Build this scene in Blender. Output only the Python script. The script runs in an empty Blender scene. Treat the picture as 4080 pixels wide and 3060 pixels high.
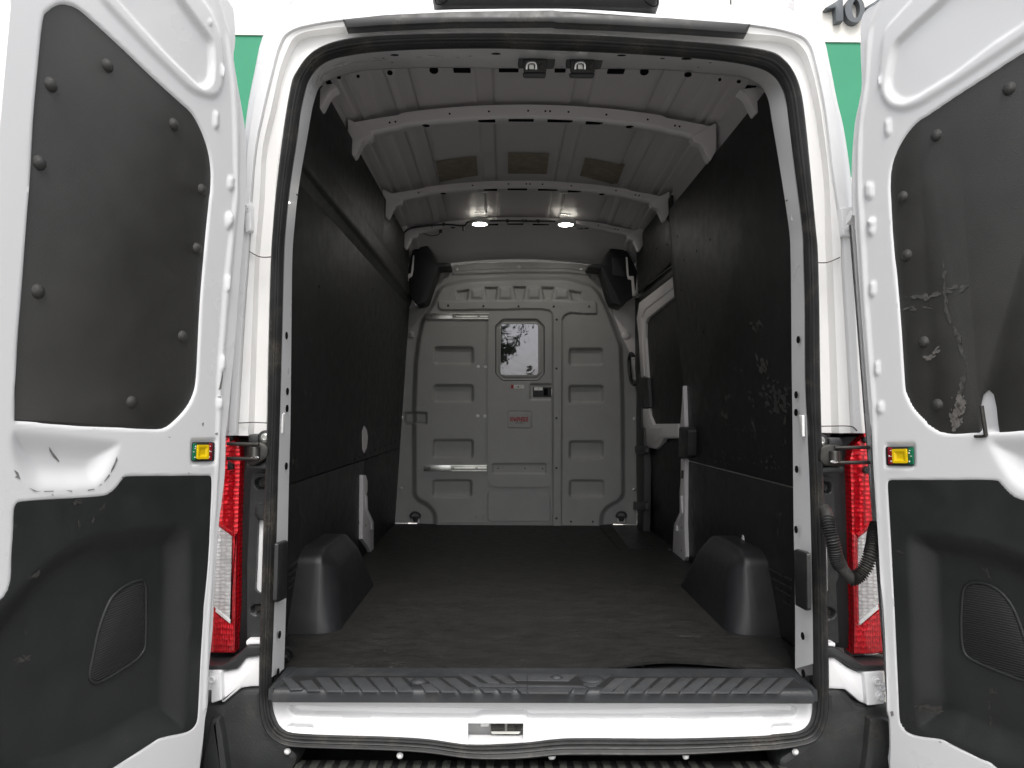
import bpy, bmesh, math, random
import numpy as np
from mathutils import Matrix, Vector

random.seed(7)
SC = bpy.context.scene
COL = SC.collection

# ------------------------------------------------------------------ camera
CAM = np.array((-0.115, -2.15, 1.52))
FPX = 2905.0                                   # focal length in photo pixels (4080 wide)
cd = bpy.data.cameras.new('camera')
cam = bpy.data.objects.new('camera', cd)
COL.objects.link(cam)
cd.sensor_width = 36.0
cd.lens = 36.0 * FPX / 4080.0
cd.clip_start = 0.02
cd.clip_end = 500
cam.location = CAM
cam.rotation_euler = (math.radians(90 + 2.27), math.radians(-0.38), math.radians(-0.62))
SC.camera = cam
RC = np.array(cam.rotation_euler.to_matrix())

# ------------------------------------------------------------------ overcast daylight
SUN_EL, SUN_AZ = 55.0, 178.0
world = bpy.data.worlds.new('World')
SC.world = world
world.use_nodes = True
wn = world.node_tree
sky = wn.nodes.new('ShaderNodeTexSky')
sky.sky_type = 'NISHITA'
sky.sun_disc = False
sky.sun_elevation = math.radians(SUN_EL)
sky.sun_rotation = math.radians(SUN_AZ)
sky.dust_density = 4.0
sky.air_density = 1.0
hs = wn.nodes.new('ShaderNodeHueSaturation')
hs.inputs['Saturation'].default_value = 0.22
bg = wn.nodes['Background']
bg.inputs['Strength'].default_value = 0.15
wn.links.new(sky.outputs['Color'], hs.inputs['Color'])
wn.links.new(hs.outputs['Color'], bg.inputs['Color'])

sd = bpy.data.lights.new('sun', 'SUN')
sd.energy = 0.8
sd.angle = math.radians(25)
sd.color = (1.0, 0.97, 0.93)
sun = bpy.data.objects.new('sun', sd)
COL.objects.link(sun)
az, el = math.radians(SUN_AZ), math.radians(SUN_EL)
sdir = Vector((math.sin(az) * math.cos(el), math.cos(az) * math.cos(el), math.sin(el)))
sun.rotation_euler = sdir.to_track_quat('Z', 'Y').to_euler()
sun.location = (-3, -8, 9)

vs = SC.view_settings
vs.view_transform = 'Standard'
vs.look = 'None'
vs.exposure = 0.92
vs.gamma = 1.0
vs.use_curve_mapping = False
SC.render.engine = 'CYCLES'
SC.cycles.use_denoising = True
SC.cycles.max_bounces = 8
SC.cycles.sample_clamp_indirect = 6.0

# ------------------------------------------------------------------ photo pixels -> places
ZONES = {'A': (0, 0), 'B': (1000, 0), 'C': (2000, 0), 'D': (2880, 0),
         'E': (0, 800), 'F': (1000, 800), 'G': (2000, 800), 'H': (2880, 800),
         'I': (0, 1600), 'J': (1000, 1600), 'K': (2000, 1600), 'L': (2880, 1600),
         'M': (0, 2160), 'N': (1000, 2160), 'O': (2000, 2160), 'Q': (2880, 2160)}
ZSC = {'P': (1650, 1000, .27125), 'R': (2150, 1000, .27125), 'S': (1900, 1200, .3314),
       'T': (1700, 0, .45208), 'X': (800, 1700, .3314), 'Y': (3200, 1700, .3618),
       'W': (2400, 1450, .45208), '_': (0, 0, 1.0)}
for k_, v_ in ZONES.items():
    ZSC[k_] = (v_[0], v_[1], .5425)


def Z(*args):
    """Z('A',(x,y),(x,y),'E',(x,y)...) -> list of photo pixels"""
    out, zone = [], None
    for a in args:
        if isinstance(a, str):
            zone = ZSC[a]
        else:
            out.append((zone[0] + a[0] * zone[2], zone[1] + a[1] * zone[2]))
    return out


def ray(p):
    d = RC @ np.array(((p[0] - 2040) / FPX, -(p[1] - 1530) / FPX, -1.0))
    return d


class Frame:
    """a flat place: origin, two directions in it and the direction out of it"""
    def __init__(s, O, U, V, flip=False):
        s.O = np.array(O, float)
        s.U = np.array(U, float) / np.linalg.norm(U)
        s.V = np.array(V, float) / np.linalg.norm(V)
        s.W = np.cross(s.U, s.V)
        s.flip = flip
        if flip:
            s.W = -s.W

    def hit(s, p, w=0.0):
        d = ray(p)
        o = s.O + s.W * w
        t = np.dot(o - CAM, s.W) / np.dot(d, s.W)
        return CAM + d * t

    def uv(s, p, w=0.0):
        q = s.hit(p, w) - s.O
        return (float(np.dot(q, s.U)), float(np.dot(q, s.V)))

    def uvs(s, pts, w=0.0):
        return [s.uv(p, w) for p in pts]

    def xyz(s, u, v, w=0.0):
        return s.O + s.U * u + s.V * v + s.W * w

    def mat(s, u, v, w=0.0):
        o = s.xyz(u, v, w)
        u_ = -s.U if s.flip else s.U
        m = Matrix(((u_[0], s.V[0], s.W[0], o[0]), (u_[1], s.V[1], s.W[1], o[1]),
                    (u_[2], s.V[2], s.W[2], o[2]), (0, 0, 0, 1)))
        return m


FZ = 0.72                     # cargo floor height
YB = 3.13                     # bulkhead
REAR = Frame((0, 0, 0), (1, 0, 0), (0, 0, 1))
BULK = Frame((0, YB, 0), (1, 0, 0), (0, 0, 1))
FLOOR = Frame((0, 0, FZ), (1, 0, 0), (0, 1, 0))


def PY(y):
    return Frame((0, y, 0), (1, 0, 0), (0, 0, 1))


def PX(x):
    # plane of constant x, looking from the centre of the van
    return Frame((x, 0, 0), (0, 1, 0), (0, 0, 1), flip=(x > 0))


# ------------------------------------------------------------------ materials
MATS = {}


def mat(name, col, rough=.5, metal=0.0, coat=0.0, vary=0.0, vscale=6.0, bump=0.0, bscale=80.0,
        scratch=0.0, scol=(.25, .25, .24), dirt=0.0, dcol=(.18, .15, .11), emit=0.0, stretch=(1, 1, 1), spec=.5,
        rvary=0.0, sdens=.62):
    m = bpy.data.materials.new(name)
    m.use_nodes = True
    nt = m.node_tree
    b = nt.nodes['Principled BSDF']
    b.inputs['Roughness'].default_value = rough
    b.inputs['Metallic'].default_value = metal
    b.inputs['Coat Weight'].default_value = coat
    b.inputs['Specular IOR Level'].default_value = spec
    L = nt.links.new
    tc = nt.nodes.new('ShaderNodeTexCoord')
    mp = nt.nodes.new('ShaderNodeMapping')
    mp.inputs['Scale'].default_value = stretch
    L(tc.outputs['Object'], mp.inputs['Vector'])
    vec = mp.outputs['Vector']
    c = nt.nodes.new('ShaderNodeRGB')
    c.outputs[0].default_value = (*col, 1)
    cur = c.outputs[0]

    def noise(scale, detail=4, vec_=None, dist=0.0, rough_=.55):
        n = nt.nodes.new('ShaderNodeTexNoise')
        n.inputs['Scale'].default_value = scale
        n.inputs['Detail'].default_value = detail
        n.inputs['Roughness'].default_value = rough_
        n.inputs['Distortion'].default_value = dist
        L(vec_ or vec, n.inputs['Vector'])
        return n.outputs['Fac']

    def ramp(fac, a, b_, va=0.0, vb=1.0):
        r = nt.nodes.new('ShaderNodeMapRange')
        r.inputs['From Min'].default_value = a
        r.inputs['From Max'].default_value = b_
        r.inputs['To Min'].default_value = va
        r.inputs['To Max'].default_value = vb
        L(fac, r.inputs['Value'])
        return r.outputs['Result']

    def mix(fac, a, b_):
        x = nt.nodes.new('ShaderNodeMix')
        x.data_type = 'RGBA'
        if hasattr(fac, 'node'):
            L(fac, x.inputs['Factor'])
        else:
            x.inputs['Factor'].default_value = fac
        for sock, v in ((x.inputs[6], a), (x.inputs[7], b_)):
            if hasattr(v, 'node'):
                L(v, sock)
            else:
                sock.default_value = (*v, 1)
        return x.outputs[2]

    def mul(a, b_):
        x = nt.nodes.new('ShaderNodeMath')
        x.operation = 'MULTIPLY'
        for sock, v in ((x.inputs[0], a), (x.inputs[1], b_)):
            if hasattr(v, 'node'):
                L(v, sock)
            else:
                sock.default_value = v
        return x.outputs[0]

    if vary:
        f = ramp(noise(vscale, 6), .3, .7)
        cur = mix(f, tuple(x * (1 - vary) for x in col), tuple(min(1, x * (1 + vary)) for x in col))
    if dirt:
        f = mul(ramp(noise(vscale * .6, 5, dist=.6), .52, .75), dirt)
        f = mul(f, ramp(noise(vscale * 9, 5), .35, .65))
        cur = mix(f, cur, dcol)
    if scratch:
        s1 = nt.nodes.new('ShaderNodeMapping')
        s1.inputs['Scale'].default_value = (30, 30, 9)
        s1.inputs['Rotation'].default_value = (.35, .2, .4)
        L(tc.outputs['Object'], s1.inputs['Vector'])
        f1 = ramp(noise(1.0, 5, s1.outputs['Vector'], rough_=.6), sdens, sdens + .1)
        patch = ramp(noise(1.7, 3), .46, .66)
        f2 = ramp(noise(160, 2), .35, .6)
        s3 = nt.nodes.new('ShaderNodeMapping')
        s3.inputs['Scale'].default_value = (220, 220, 7)
        s3.inputs['Rotation'].default_value = (.1, -.25, .9)
        L(tc.outputs['Object'], s3.inputs['Vector'])
        f3 = ramp(noise(1.0, 2, s3.outputs['Vector']), .74, .80)
        add = nt.nodes.new('ShaderNodeMath')
        add.operation = 'ADD'
        add.use_clamp = True
        L(mul(f1, f2), add.inputs[0])
        L(mul(f3, .5), add.inputs[1])
        f = mul(mul(add.outputs[0], patch), scratch)
        cur = mix(f, cur, scol)
    L(cur, b.inputs['Base Color'])
    if rvary:
        L(ramp(noise(vscale * 2, 5), .3, .7, rough - rvary, rough + rvary), b.inputs['Roughness'])
    if bump:
        bp = nt.nodes.new('ShaderNodeBump')
        bp.inputs['Strength'].default_value = bump
        bp.inputs['Distance'].default_value = .002
        L(noise(bscale, 3), bp.inputs['Height'])
        L(bp.outputs['Normal'], b.inputs['Normal'])
    if emit:
        b.inputs['Emission Color'].default_value = (*col, 1)
        b.inputs['Emission Strength'].default_value = emit
    MATS[name] = m
    return m


mat('white paint', (.765, .765, .77), .30, coat=.2, vary=.008, vscale=1.5, rvary=.04)
mat('white paint dusty', (.76, .755, .745), .42, vary=.03, vscale=4, dirt=.22, dcol=(.48, .43, .38), rvary=.08)
mat('interior paint', (.70, .675, .675), .34, vary=.02, vscale=3, rvary=.03)
mat('liner', (.0135, .0138, .0135), .50, spec=.32, vary=.2, vscale=9, bump=.35, bscale=420, scratch=.4, scol=(.09, .09, .085), rvary=.06)
mat('liner worn', (.0135, .0138, .0135), .50, spec=.32, vary=.2, vscale=9, bump=.35, bscale=420, scratch=.6, scol=(.10, .095, .09), rvary=.06, sdens=.57)
mat('door liner', (.036, .035, .033), .40, vary=.12, vscale=7, bump=.5, bscale=380, scratch=.15, scol=(.12, .12, .115), rvary=.06, sdens=.66)
mat('door trim', (.0165, .0178, .0178), .50, vary=.15, vscale=7, bump=.4, bscale=420, scratch=.3, scol=(.09, .09, .08), rvary=.07, sdens=.62)
mat('black plastic', (.022, .023, .024), .42, vary=.2, vscale=12, bump=.35, bscale=350, dirt=.35, dcol=(.10, .09, .075), rvary=.08)
mat('sill plastic', (.026, .028, .031), .52, vary=.2, vscale=9, bump=.3, bscale=300, dirt=.5, dcol=(.085, .078, .066), rvary=.1)
mat('tread pad', (.044, .046, .049), .55, vary=.2, vscale=12, bump=.3, bscale=300, dirt=.4, dcol=(.085, .078, .066))
mat('wall scuff', (.034, .033, .031), .7, vary=.4, vscale=60)
mat('wall scuff light', (.050, .047, .043), .7, vary=.3, vscale=60)
mat('bare metal', (.21, .205, .20), .55, vary=.3, vscale=60)
mat('step plastic', (.055, .056, .050), .55, vary=.4, vscale=14, bump=.4, bscale=200, dirt=.5, dcol=(.11, .10, .075))
mat('tread shade', (.0125, .013, .014), .6)
mat('scuff', (.075, .073, .068), .7, vary=.4, vscale=60)
mat('scuff light', (.14, .132, .122), .7, vary=.3, vscale=60)
mat('arch plastic', (.0125, .013, .0145), .42, spec=.4, vary=.15, vscale=8, bump=.3, bscale=420, dirt=.2, dcol=(.07, .065, .055), rvary=.05)
mat('rubber', (.022, .022, .022), .50, vary=.25, vscale=14, dirt=.7, dcol=(.13, .115, .09), rvary=.1)
mat('mat rubber', (.0135, .0132, .0126), 0.62, spec=.35, vary=.30, vscale=9, stretch=(1, 1.6, 1), bump=.6, bscale=220, dirt=.4, dcol=(.045, .039, .032), rvary=.1)
mat('bumper plastic', (.020, .021, .0215), .5, vary=.3, vscale=10, bump=.4, bscale=240, dirt=.45, dcol=(.075, .066, .052))
mat('bulkhead grey', (.33, .328, .32), .40, vary=.05, vscale=6, bump=.25, bscale=340, dirt=.12, dcol=(.16, .15, .14), rvary=.05)
mat('grey seal', (.035, .035, .035), .5)
mat('steel', (.62, .62, .60), .28, metal=1.0, vary=.15, vscale=30)
mat('zinc', (.70, .70, .66), .30, metal=1.0, vary=.15, vscale=20, dirt=.3, dcol=(.5, .42, .25))
mat('dark hole', (.006, .006, .006), .9, spec=.1)
mat('dark steel', (.045, .043, .040), .45, metal=.5, vary=.3, vscale=40, dirt=.5, dcol=(.10, .08, .06))
mat('chrome', (.75, .75, .75), .12, metal=1.0)
mat('white plastic', (.80, .80, .78), .4)
mat('yellow', (.82, .56, .005), .38)
mat('switch green', (.006, .16, .075), .4)
mat('switch red', (.30, .008, .02), .4)
mat('sign red', (.34, .006, .012), .5)
mat('ink', (.04, .04, .045), .5)
mat('damping pad', (.34, .30, .23), .6, vary=.2, vscale=25)
mat('wall stucco', (.80, .78, .73), .9, vary=.04, vscale=2, bump=.3, bscale=60)
mat('fascia green', (.026, .245, .130), .6, vary=.04, vscale=2)
mat('numeral grey', (.085, .095, .105), .5)
mat('shutter grey', (.16, .165, .18), .6, vary=.1)
mat('concrete', (.20, .195, .185), .9, vary=.12, vscale=2, bump=.5, bscale=90)
mat('bark', (.10, .075, .05), .9, vary=.3, vscale=20)
mat('leaf', (.08, .12, .055), .6, vary=.3, vscale=3)
mat('glass dark', (.02, .02, .02), .08)
mat('led', (1.0, .97, .90), .4, emit=40.0)


def lens_mat(name, col, scale, rough, cell, metal=.55):
    """moulded lamp lens: bright reflector cells under a coloured cover"""
    m = bpy.data.materials.new(name)
    m.use_nodes = True
    nt = m.node_tree
    b = nt.nodes['Principled BSDF']
    b.inputs['Roughness'].default_value = rough
    b.inputs['Metallic'].default_value = metal
    b.inputs['Coat Weight'].default_value = 1.0
    b.inputs['Coat Roughness'].default_value = .05
    L = nt.links.new
    tc = nt.nodes.new('ShaderNodeTexCoord')
    mp = nt.nodes.new('ShaderNodeMapping')
    mp.inputs['Scale'].default_value = cell
    L(tc.outputs['Object'], mp.inputs['Vector'])
    v = nt.nodes.new('ShaderNodeTexVoronoi')
    v.feature = 'F1'
    v.inputs['Scale'].default_value = scale
    v.inputs['Randomness'].default_value = .35
    L(mp.outputs['Vector'], v.inputs['Vector'])
    r = nt.nodes.new('ShaderNodeValToRGB')
    r.color_ramp.elements[0].color = (*[min(1, c * 1.25 + .0) for c in col], 1)
    r.color_ramp.elements[1].color = (*[c * .6 for c in col], 1)
    r.color_ramp.elements[1].position = .75
    L(v.outputs['Distance'], r.inputs['Fac'])
    L(r.outputs['Color'], b.inputs['Base Color'])
    bp = nt.nodes.new('ShaderNodeBump')
    bp.inputs['Strength'].default_value = .7
    bp.inputs['Distance'].default_value = .006
    L(v.outputs['Distance'], bp.inputs['Height'])
    L(bp.outputs['Normal'], b.inputs['Normal'])
    MATS[name] = m


lens_mat('lens red', (.88, .006, .018), 58, .18, (1.0, 1.0, 1.3))
lens_mat('lens red plain', (.66, .006, .016), 150, .3, (1.0, 1.0, .4))
lens_mat('lens clear', (.90, .88, .86), 60, .16, (1.0, 1.0, 1.6), .12)


def pane_mat():
    m = bpy.data.materials.new('acrylic pane')
    m.use_nodes = True
    nt = m.node_tree
    b = nt.nodes['Principled BSDF']
    b.inputs['Base Color'].default_value = (.17, .17, .185, 1)
    b.inputs['Metallic'].default_value = 1.0
    b.inputs['Roughness'].default_value = .03
    tc = nt.nodes.new('ShaderNodeTexCoord')
    n = nt.nodes.new('ShaderNodeTexNoise')
    n.inputs['Scale'].default_value = 11
    n.inputs['Detail'].default_value = 1.5
    n.inputs['Distortion'].default_value = 1.2
    nt.links.new(tc.outputs['Object'], n.inputs['Vector'])
    bp = nt.nodes.new('ShaderNodeBump')
    bp.inputs['Strength'].default_value = .35
    bp.inputs['Distance'].default_value = .0012
    nt.links.new(n.outputs['Fac'], bp.inputs['Height'])
    nt.links.new(bp.outputs['Normal'], b.inputs['Normal'])
    MATS['acrylic pane'] = m


pane_mat()

# ------------------------------------------------------------------ builders


def link(name, me, material, parent=None):
    o = bpy.data.objects.new(name, me)
    COL.objects.link(o)
    if material:
        me.materials.clear()
        me.materials.append(MATS[material])
    if parent is not None:
        o.parent = parent
        if parent.type == 'EMPTY':
            o.matrix_parent_inverse = Matrix.Translation(-Vector(parent.location))
    return o


def finish(bm, name, material, parent, angle=35, smooth=True, recalc=True):
    if recalc:
        bmesh.ops.recalc_face_normals(bm, faces=bm.faces)
    me = bpy.data.meshes.new(name)
    bm.to_mesh(me)
    bm.free()
    if smooth:
        me.polygons.foreach_set('use_smooth', [True] * len(me.polygons))
        me.set_sharp_from_angle(angle=math.radians(angle))
    return link(name, me, material, parent)


def area2(poly):
    return sum(poly[i - 1][0] * poly[i][1] - poly[i][0] * poly[i - 1][1] for i in range(len(poly)))


def offset(poly, d):
    """move a closed outline inwards by d"""
    p = np.array(poly, float)
    if area2(poly) < 0:
        d = -d
    n = len(p)
    out = []
    for i in range(n):
        a, b, c = p[i - 1], p[i], p[(i + 1) % n]
        e1, e2 = b - a, c - b
        l1, l2 = np.linalg.norm(e1), np.linalg.norm(e2)
        if l1 < 1e-9 or l2 < 1e-9:
            out.append(tuple(b))
            continue
        n1 = np.array((-e1[1], e1[0])) / l1
        n2 = np.array((-e2[1], e2[0])) / l2
        m = n1 + n2
        q = max(.35, 1 + float(np.dot(n1, n2)))
        out.append(tuple(b + m * d / q))
    return out


class Poly(list):
    raw = None
    r = 0.0
    n = 5


def fillet(poly, r, n=5):
    """round every corner of a closed outline"""
    p = [np.array(q, float) for q in poly]
    out = Poly()
    out.raw, out.r, out.n = [tuple(q) for q in poly], r, n
    m = len(p)
    for i in range(m):
        a, b, c = p[i - 1], p[i], p[(i + 1) % m]
        d1, d2 = a - b, c - b
        l1, l2 = np.linalg.norm(d1), np.linalg.norm(d2)
        if l1 < 1e-9 or l2 < 1e-9:
            continue
        cosang = float(np.dot(d1, d2) / (l1 * l2))
        if cosang < -.985:
            out.append(tuple(b))
            continue
        t = min(r, l1 * .45, l2 * .45)
        s, e = b + d1 / l1 * t, b + d2 / l2 * t
        for k in range(n + 1):
            f = k / n
            out.append(tuple((1 - f) ** 2 * s + 2 * f * (1 - f) * b + f * f * e))
    return out


def spline(pts, n=6, closed=True):
    P = [np.array(q, float) for q in pts]
    m = len(P)
    out = []
    for i in range(m if closed else m - 1):
        if closed:
            p0, p1, p2, p3 = P[i - 1], P[i], P[(i + 1) % m], P[(i + 2) % m]
        else:
            p0, p1, p2, p3 = P[max(i - 1, 0)], P[i], P[i + 1], P[min(i + 2, m - 1)]
        for k in range(n):
            t = k / n
            out.append(tuple(.5 * (2 * p1 + (p2 - p0) * t + (2 * p0 - 5 * p1 + 4 * p2 - p3) * t * t
                                   + (3 * p1 - p0 - 3 * p2 + p3) * t ** 3)))
    if not closed:
        out.append(tuple(P[-1]))
    return out


def prism(name, fr, poly, w0, w1, material, parent=None, bev=0.0, holes=(), angle=35):
    """plate with the given outline between two heights over a frame, its front edge chamfered"""
    bm = bmesh.new()
    b = min(bev, abs(w1 - w0) * .9)
    sg = 1 if w1 > w0 else -1
    rings = [[bm.verts.new(fr.xyz(u, v, w0)) for u, v in poly]]
    if b:
        rings.append([bm.verts.new(fr.xyz(u, v, w1 - sg * b)) for u, v in poly])
        raw = getattr(poly, 'raw', None)

        def shrink(d):
            if raw is not None:
                q = fillet(offset(raw, d), max(poly.r - d, .0008), poly.n)
                if len(q) == len(poly):
                    return q
            return offset(poly, d)
        mid = shrink(b * .3)
        rings.append([bm.verts.new(fr.xyz(u, v, w1 - sg * b * .3)) for u, v in mid])
        top = shrink(b)
    else:
        top = poly
    rings.append([bm.verts.new(fr.xyz(u, v, w1)) for u, v in top])
    n = len(poly)
    for r0, r1 in zip(rings, rings[1:]):
        for i in range(n):
            bm.faces.new((r0[i - 1], r0[i], r1[i], r1[i - 1]))
    bm.faces.new(rings[0])
    bm.faces.new(rings[-1])
    return finish(bm, name, material, parent, angle)


def rect(a, b, r=0.0, n=4):
    x0, x1 = sorted((a[0], b[0]))
    y0, y1 = sorted((a[1], b[1]))
    p = [(x0, y0), (x1, y0), (x1, y1), (x0, y1)]
    return fillet(p, r, n) if r else p


def box(name, c, s, material, parent=None, bev=.004, rot=None):
    bm = bmesh.new()
    bmesh.ops.create_cube(bm, size=1.0)
    for v in bm.verts:
        v.co = Vector((v.co.x * s[0], v.co.y * s[1], v.co.z * s[2]))
    if bev:
        bmesh.ops.bevel(bm, geom=list(bm.edges), offset=min(bev, min(s) * .45), segments=2, affect='EDGES', profile=.6)
    m = Matrix.Translation(c)
    if rot is not None:
        m = m @ rot.to_4x4()
    bmesh.ops.transform(bm, matrix=m, verts=bm.verts)
    return finish(bm, name, material, parent)


def tube(name, pts, r, material, parent=None, seg=10, closed=False, rfun=None, flat=1.0):
    P = [Vector(p) for p in pts]
    n = len(P)
    bm = bmesh.new()
    rings = []
    up = None
    for i in range(n):
        if closed:
            t = P[(i + 1) % n] - P[i - 1]
        else:
            t = P[min(i + 1, n - 1)] - P[max(i - 1, 0)]
        t.normalize()
        if up is None:
            up = Vector((0, 0, 1)) if abs(t.z) < .9 else Vector((0, 1, 0))
        s = t.cross(up).normalized()
        up = s.cross(t).normalized()
        rr = rfun(i / (n - 1)) if rfun else r
        rings.append([bm.verts.new(P[i] + (s * math.cos(a) + up * math.sin(a) * flat) * rr)
                      for a in [2 * math.pi * k / seg for k in range(seg)]])
    for i in range(n if closed else n - 1):
        a, b = rings[i], rings[(i + 1) % n]
        for k in range(seg):
            bm.faces.new((a[k - 1], a[k], b[k], b[k - 1]))
    if not closed:
        bm.faces.new(rings[0])
        bm.faces.new(rings[-1])
    return finish(bm, name, material, parent, 50)


def lathe_mesh(name, prof, seg=20):
    """profile of (radius, height) turned about z"""
    bm = bmesh.new()
    rings = []
    for r, h in prof:
        if r < 1e-6:
            rings.append([bm.verts.new((0, 0, h))])
        else:
            rings.append([bm.verts.new((r * math.cos(2 * math.pi * k / seg), r * math.sin(2 * math.pi * k / seg), h)) for k in range(seg)])
    for a, b in zip(rings, rings[1:]):
        for k in range(seg):
            if len(a) == 1 and len(b) == 1:
                continue
            if len(a) == 1:
                bm.faces.new((a[0], b[k - 1], b[k]))
            elif len(b) == 1:
                bm.faces.new((a[k - 1], a[k], b[0]))
            else:
                bm.faces.new((a[k - 1], a[k], b[k], b[k - 1]))
    bmesh.ops.recalc_face_normals(bm, faces=bm.faces)
    me = bpy.data.meshes.new(name)
    bm.to_mesh(me)
    bm.free()
    me.polygons.foreach_set('use_smooth', [True] * len(me.polygons))
    me.set_sharp_from_angle(angle=math.radians(40))
    return me


DISC = {}
HEIGHT = {}


def put(name, me, material, parent, M, scale=(1, 1, 1)):
    """place a shared mesh by a matrix"""
    key = (me.name, material)
    if key not in DISC:
        c = me.copy()
        c.materials.clear()
        c.materials.append(MATS[material])
        DISC[key] = c
    o = bpy.data.objects.new(name, DISC[key])
    COL.objects.link(o)
    o.parent = parent
    o.matrix_local = M @ Matrix.Diagonal((*scale, 1))
    return o


ME_DISC = lathe_mesh('disc', [(0, .5), (.8, .5), (1, .2), (1, -1)], 18)
ME_BOLT = lathe_mesh('bolt', [(0, .55), (.45, .55), (.5, .8), (.72, .8), (.85, .45), (.9, .25), (1.25, .2), (1.3, 0), (1.3, -.6)], 14)
ME_DOME = lathe_mesh('dome', [(0, .62), (.35, .58), (.7, .42), (.92, .2), (1, .02), (1.08, 0), (1.08, -.3)], 18)


def sdf(P, poly):
    poly = np.array(poly, float)
    n = len(poly)
    d = np.full(len(P), 1e9)
    ins = np.zeros(len(P), bool)
    near = np.zeros_like(P)
    for i in range(n):
        a, b = poly[i - 1], poly[i]
        e = b - a
        w = P - a
        t = np.clip((w @ e) / max(e @ e, 1e-12), 0, 1)
        q = a + t[:, None] * e
        dd = ((P - q) ** 2).sum(1)
        m = dd < d
        d[m] = dd[m]
        near[m] = q[m]
        c = ((a[1] > P[:, 1]) != (b[1] > P[:, 1]))
        if c.any():
            xi = (b[0] - a[0]) * (P[:, 1] - a[1]) / ((b[1] - a[1]) if b[1] != a[1] else 1e-12) + a[0]
            ins ^= c & (P[:, 0] < xi)
    d = np.sqrt(d)
    return np.where(ins, -d, d), near


def sstep(t):
    t = np.clip(t, 0, 1)
    return t * t * (3 - 2 * t)


def relief(name, fr, outline, res, material, parent=None, feats=(), holes=(), base=None, rim=.015, w=0.0, angle=180):
    """pressed sheet: a fine grid over a frame whose height follows the given shapes.
    feats: (outline, height, bevel width) raised or sunk inside the outline"""
    o = np.array(outline)
    u0, v0 = o.min(0) - res
    u1, v1 = o.max(0) + res
    nu, nv = int((u1 - u0) / res) + 2, int((v1 - v0) / res) + 2
    gu, gv = np.meshgrid(u0 + np.arange(nu) * res, v0 + np.arange(nv) * res, indexing='ij')
    P = np.stack((gu.ravel(), gv.ravel()), 1)
    keep = np.ones(len(P), bool)
    for k, poly in enumerate([outline] + list(holes)):
        d, near = sdf(P, poly)
        if k:
            d = -d
        m = np.abs(d) < res * .62
        P[m] = near[m]
        keep &= (d < 0) | m
    h = np.full(len(P), w)
    if base is not None:
        h = h + base(P[:, 0], P[:, 1])
    for poly, hh, bev in feats:
        q = np.array(poly)
        lo, hi = q.min(0) - 1e-4, q.max(0) + 1e-4
        m = np.where((P[:, 0] > lo[0]) & (P[:, 0] < hi[0]) & (P[:, 1] > lo[1]) & (P[:, 1] < hi[1]))[0]
        if len(m):
            d, _ = sdf(P[m], poly)
            h[m] += hh * sstep(-d / bev)
    idx = np.arange(nu * nv).reshape(nu, nv)
    a, b, c, d_ = idx[:-1, :-1].ravel(), idx[1:, :-1].ravel(), idx[1:, 1:].ravel(), idx[:-1, 1:].ravel()
    ok = keep[a] & keep[b] & keep[c] & keep[d_]
    # cells in a hole's or the outline's outside with all corners snapped
    cen = (P[a] + P[b] + P[c] + P[d_]) / 4
    for k, poly in enumerate([outline] + list(holes)):
        ii = np.where(ok)[0]
        dd, _ = sdf(cen[ii], poly)
        bad = (dd > 0) if k == 0 else (dd < 0)
        ok[ii[bad]] = False
    Q = np.stack((a, b, c, d_), 1)[ok]
    if fr.flip:
        Q = Q[:, ::-1]
    X = fr.O + P[:, :1] * fr.U + P[:, 1:] * fr.V + h[:, None] * fr.W
    E = np.concatenate((Q[:, [0, 1]], Q[:, [1, 2]], Q[:, [2, 3]], Q[:, [3, 0]]))
    S = np.sort(E, 1)
    key = S[:, 0].astype(np.int64) * (nu * nv) + S[:, 1]
    uq, inv, cnt = np.unique(key, return_inverse=True, return_counts=True)
    B = E[cnt[inv] == 1]
    n0 = len(X)
    bv = np.unique(B)
    remap = np.full(n0, -1)
    remap[bv] = n0 + np.arange(len(bv))
    X2 = X[bv] - fr.W * rim
    rimq = np.stack((B[:, 1], B[:, 0], remap[B[:, 0]], remap[B[:, 1]]), 1)
    X = np.concatenate((X, X2))
    Q = np.concatenate((Q, rimq))
    used = np.unique(Q)
    rm = np.full(len(X), -1)
    rm[used] = np.arange(len(used))
    me = bpy.data.meshes.new(name)
    V = X[used]
    Q = rm[Q]
    me.vertices.add(len(V))
    me.vertices.foreach_set('co', V.astype(np.float32).ravel())
    me.loops.add(len(Q) * 4)
    me.loops.foreach_set('vertex_index', Q.astype(np.int32).ravel())
    me.polygons.add(len(Q))
    me.polygons.foreach_set('loop_start', np.arange(0, len(Q) * 4, 4, dtype=np.int32))
    me.update(calc_edges=True)
    me.polygons.foreach_set('use_smooth', [True] * len(Q))
    me.set_sharp_from_angle(angle=math.radians(55))
    me.validate()
    o = link(name, me, material, parent)

    def height(u, v):
        P_ = np.array([(u, v)], float)
        hh_ = w + (float(base(P_[:, 0], P_[:, 1])[0]) if base is not None else 0)
        for poly, hh, bev in feats:
            d, _ = sdf(P_, poly)
            hh_ += hh * float(sstep(-d / bev)[0])
        return hh_
    HEIGHT[o.name] = height
    return o


def loft(name, rings, material, parent=None, closed=False, angle=40):
    """skin between rows of points"""
    bm = bmesh.new()
    vr = [[bm.verts.new(p) for p in r] for r in rings]
    n = len(vr[0])
    for a, b in zip(vr, vr[1:]):
        for i in range(n if closed else n - 1):
            j = (i + 1) % n
            try:
                bm.faces.new((a[i], a[j], b[j], b[i]))
            except ValueError:
                pass
    return finish(bm, name, material, parent, angle)


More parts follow.
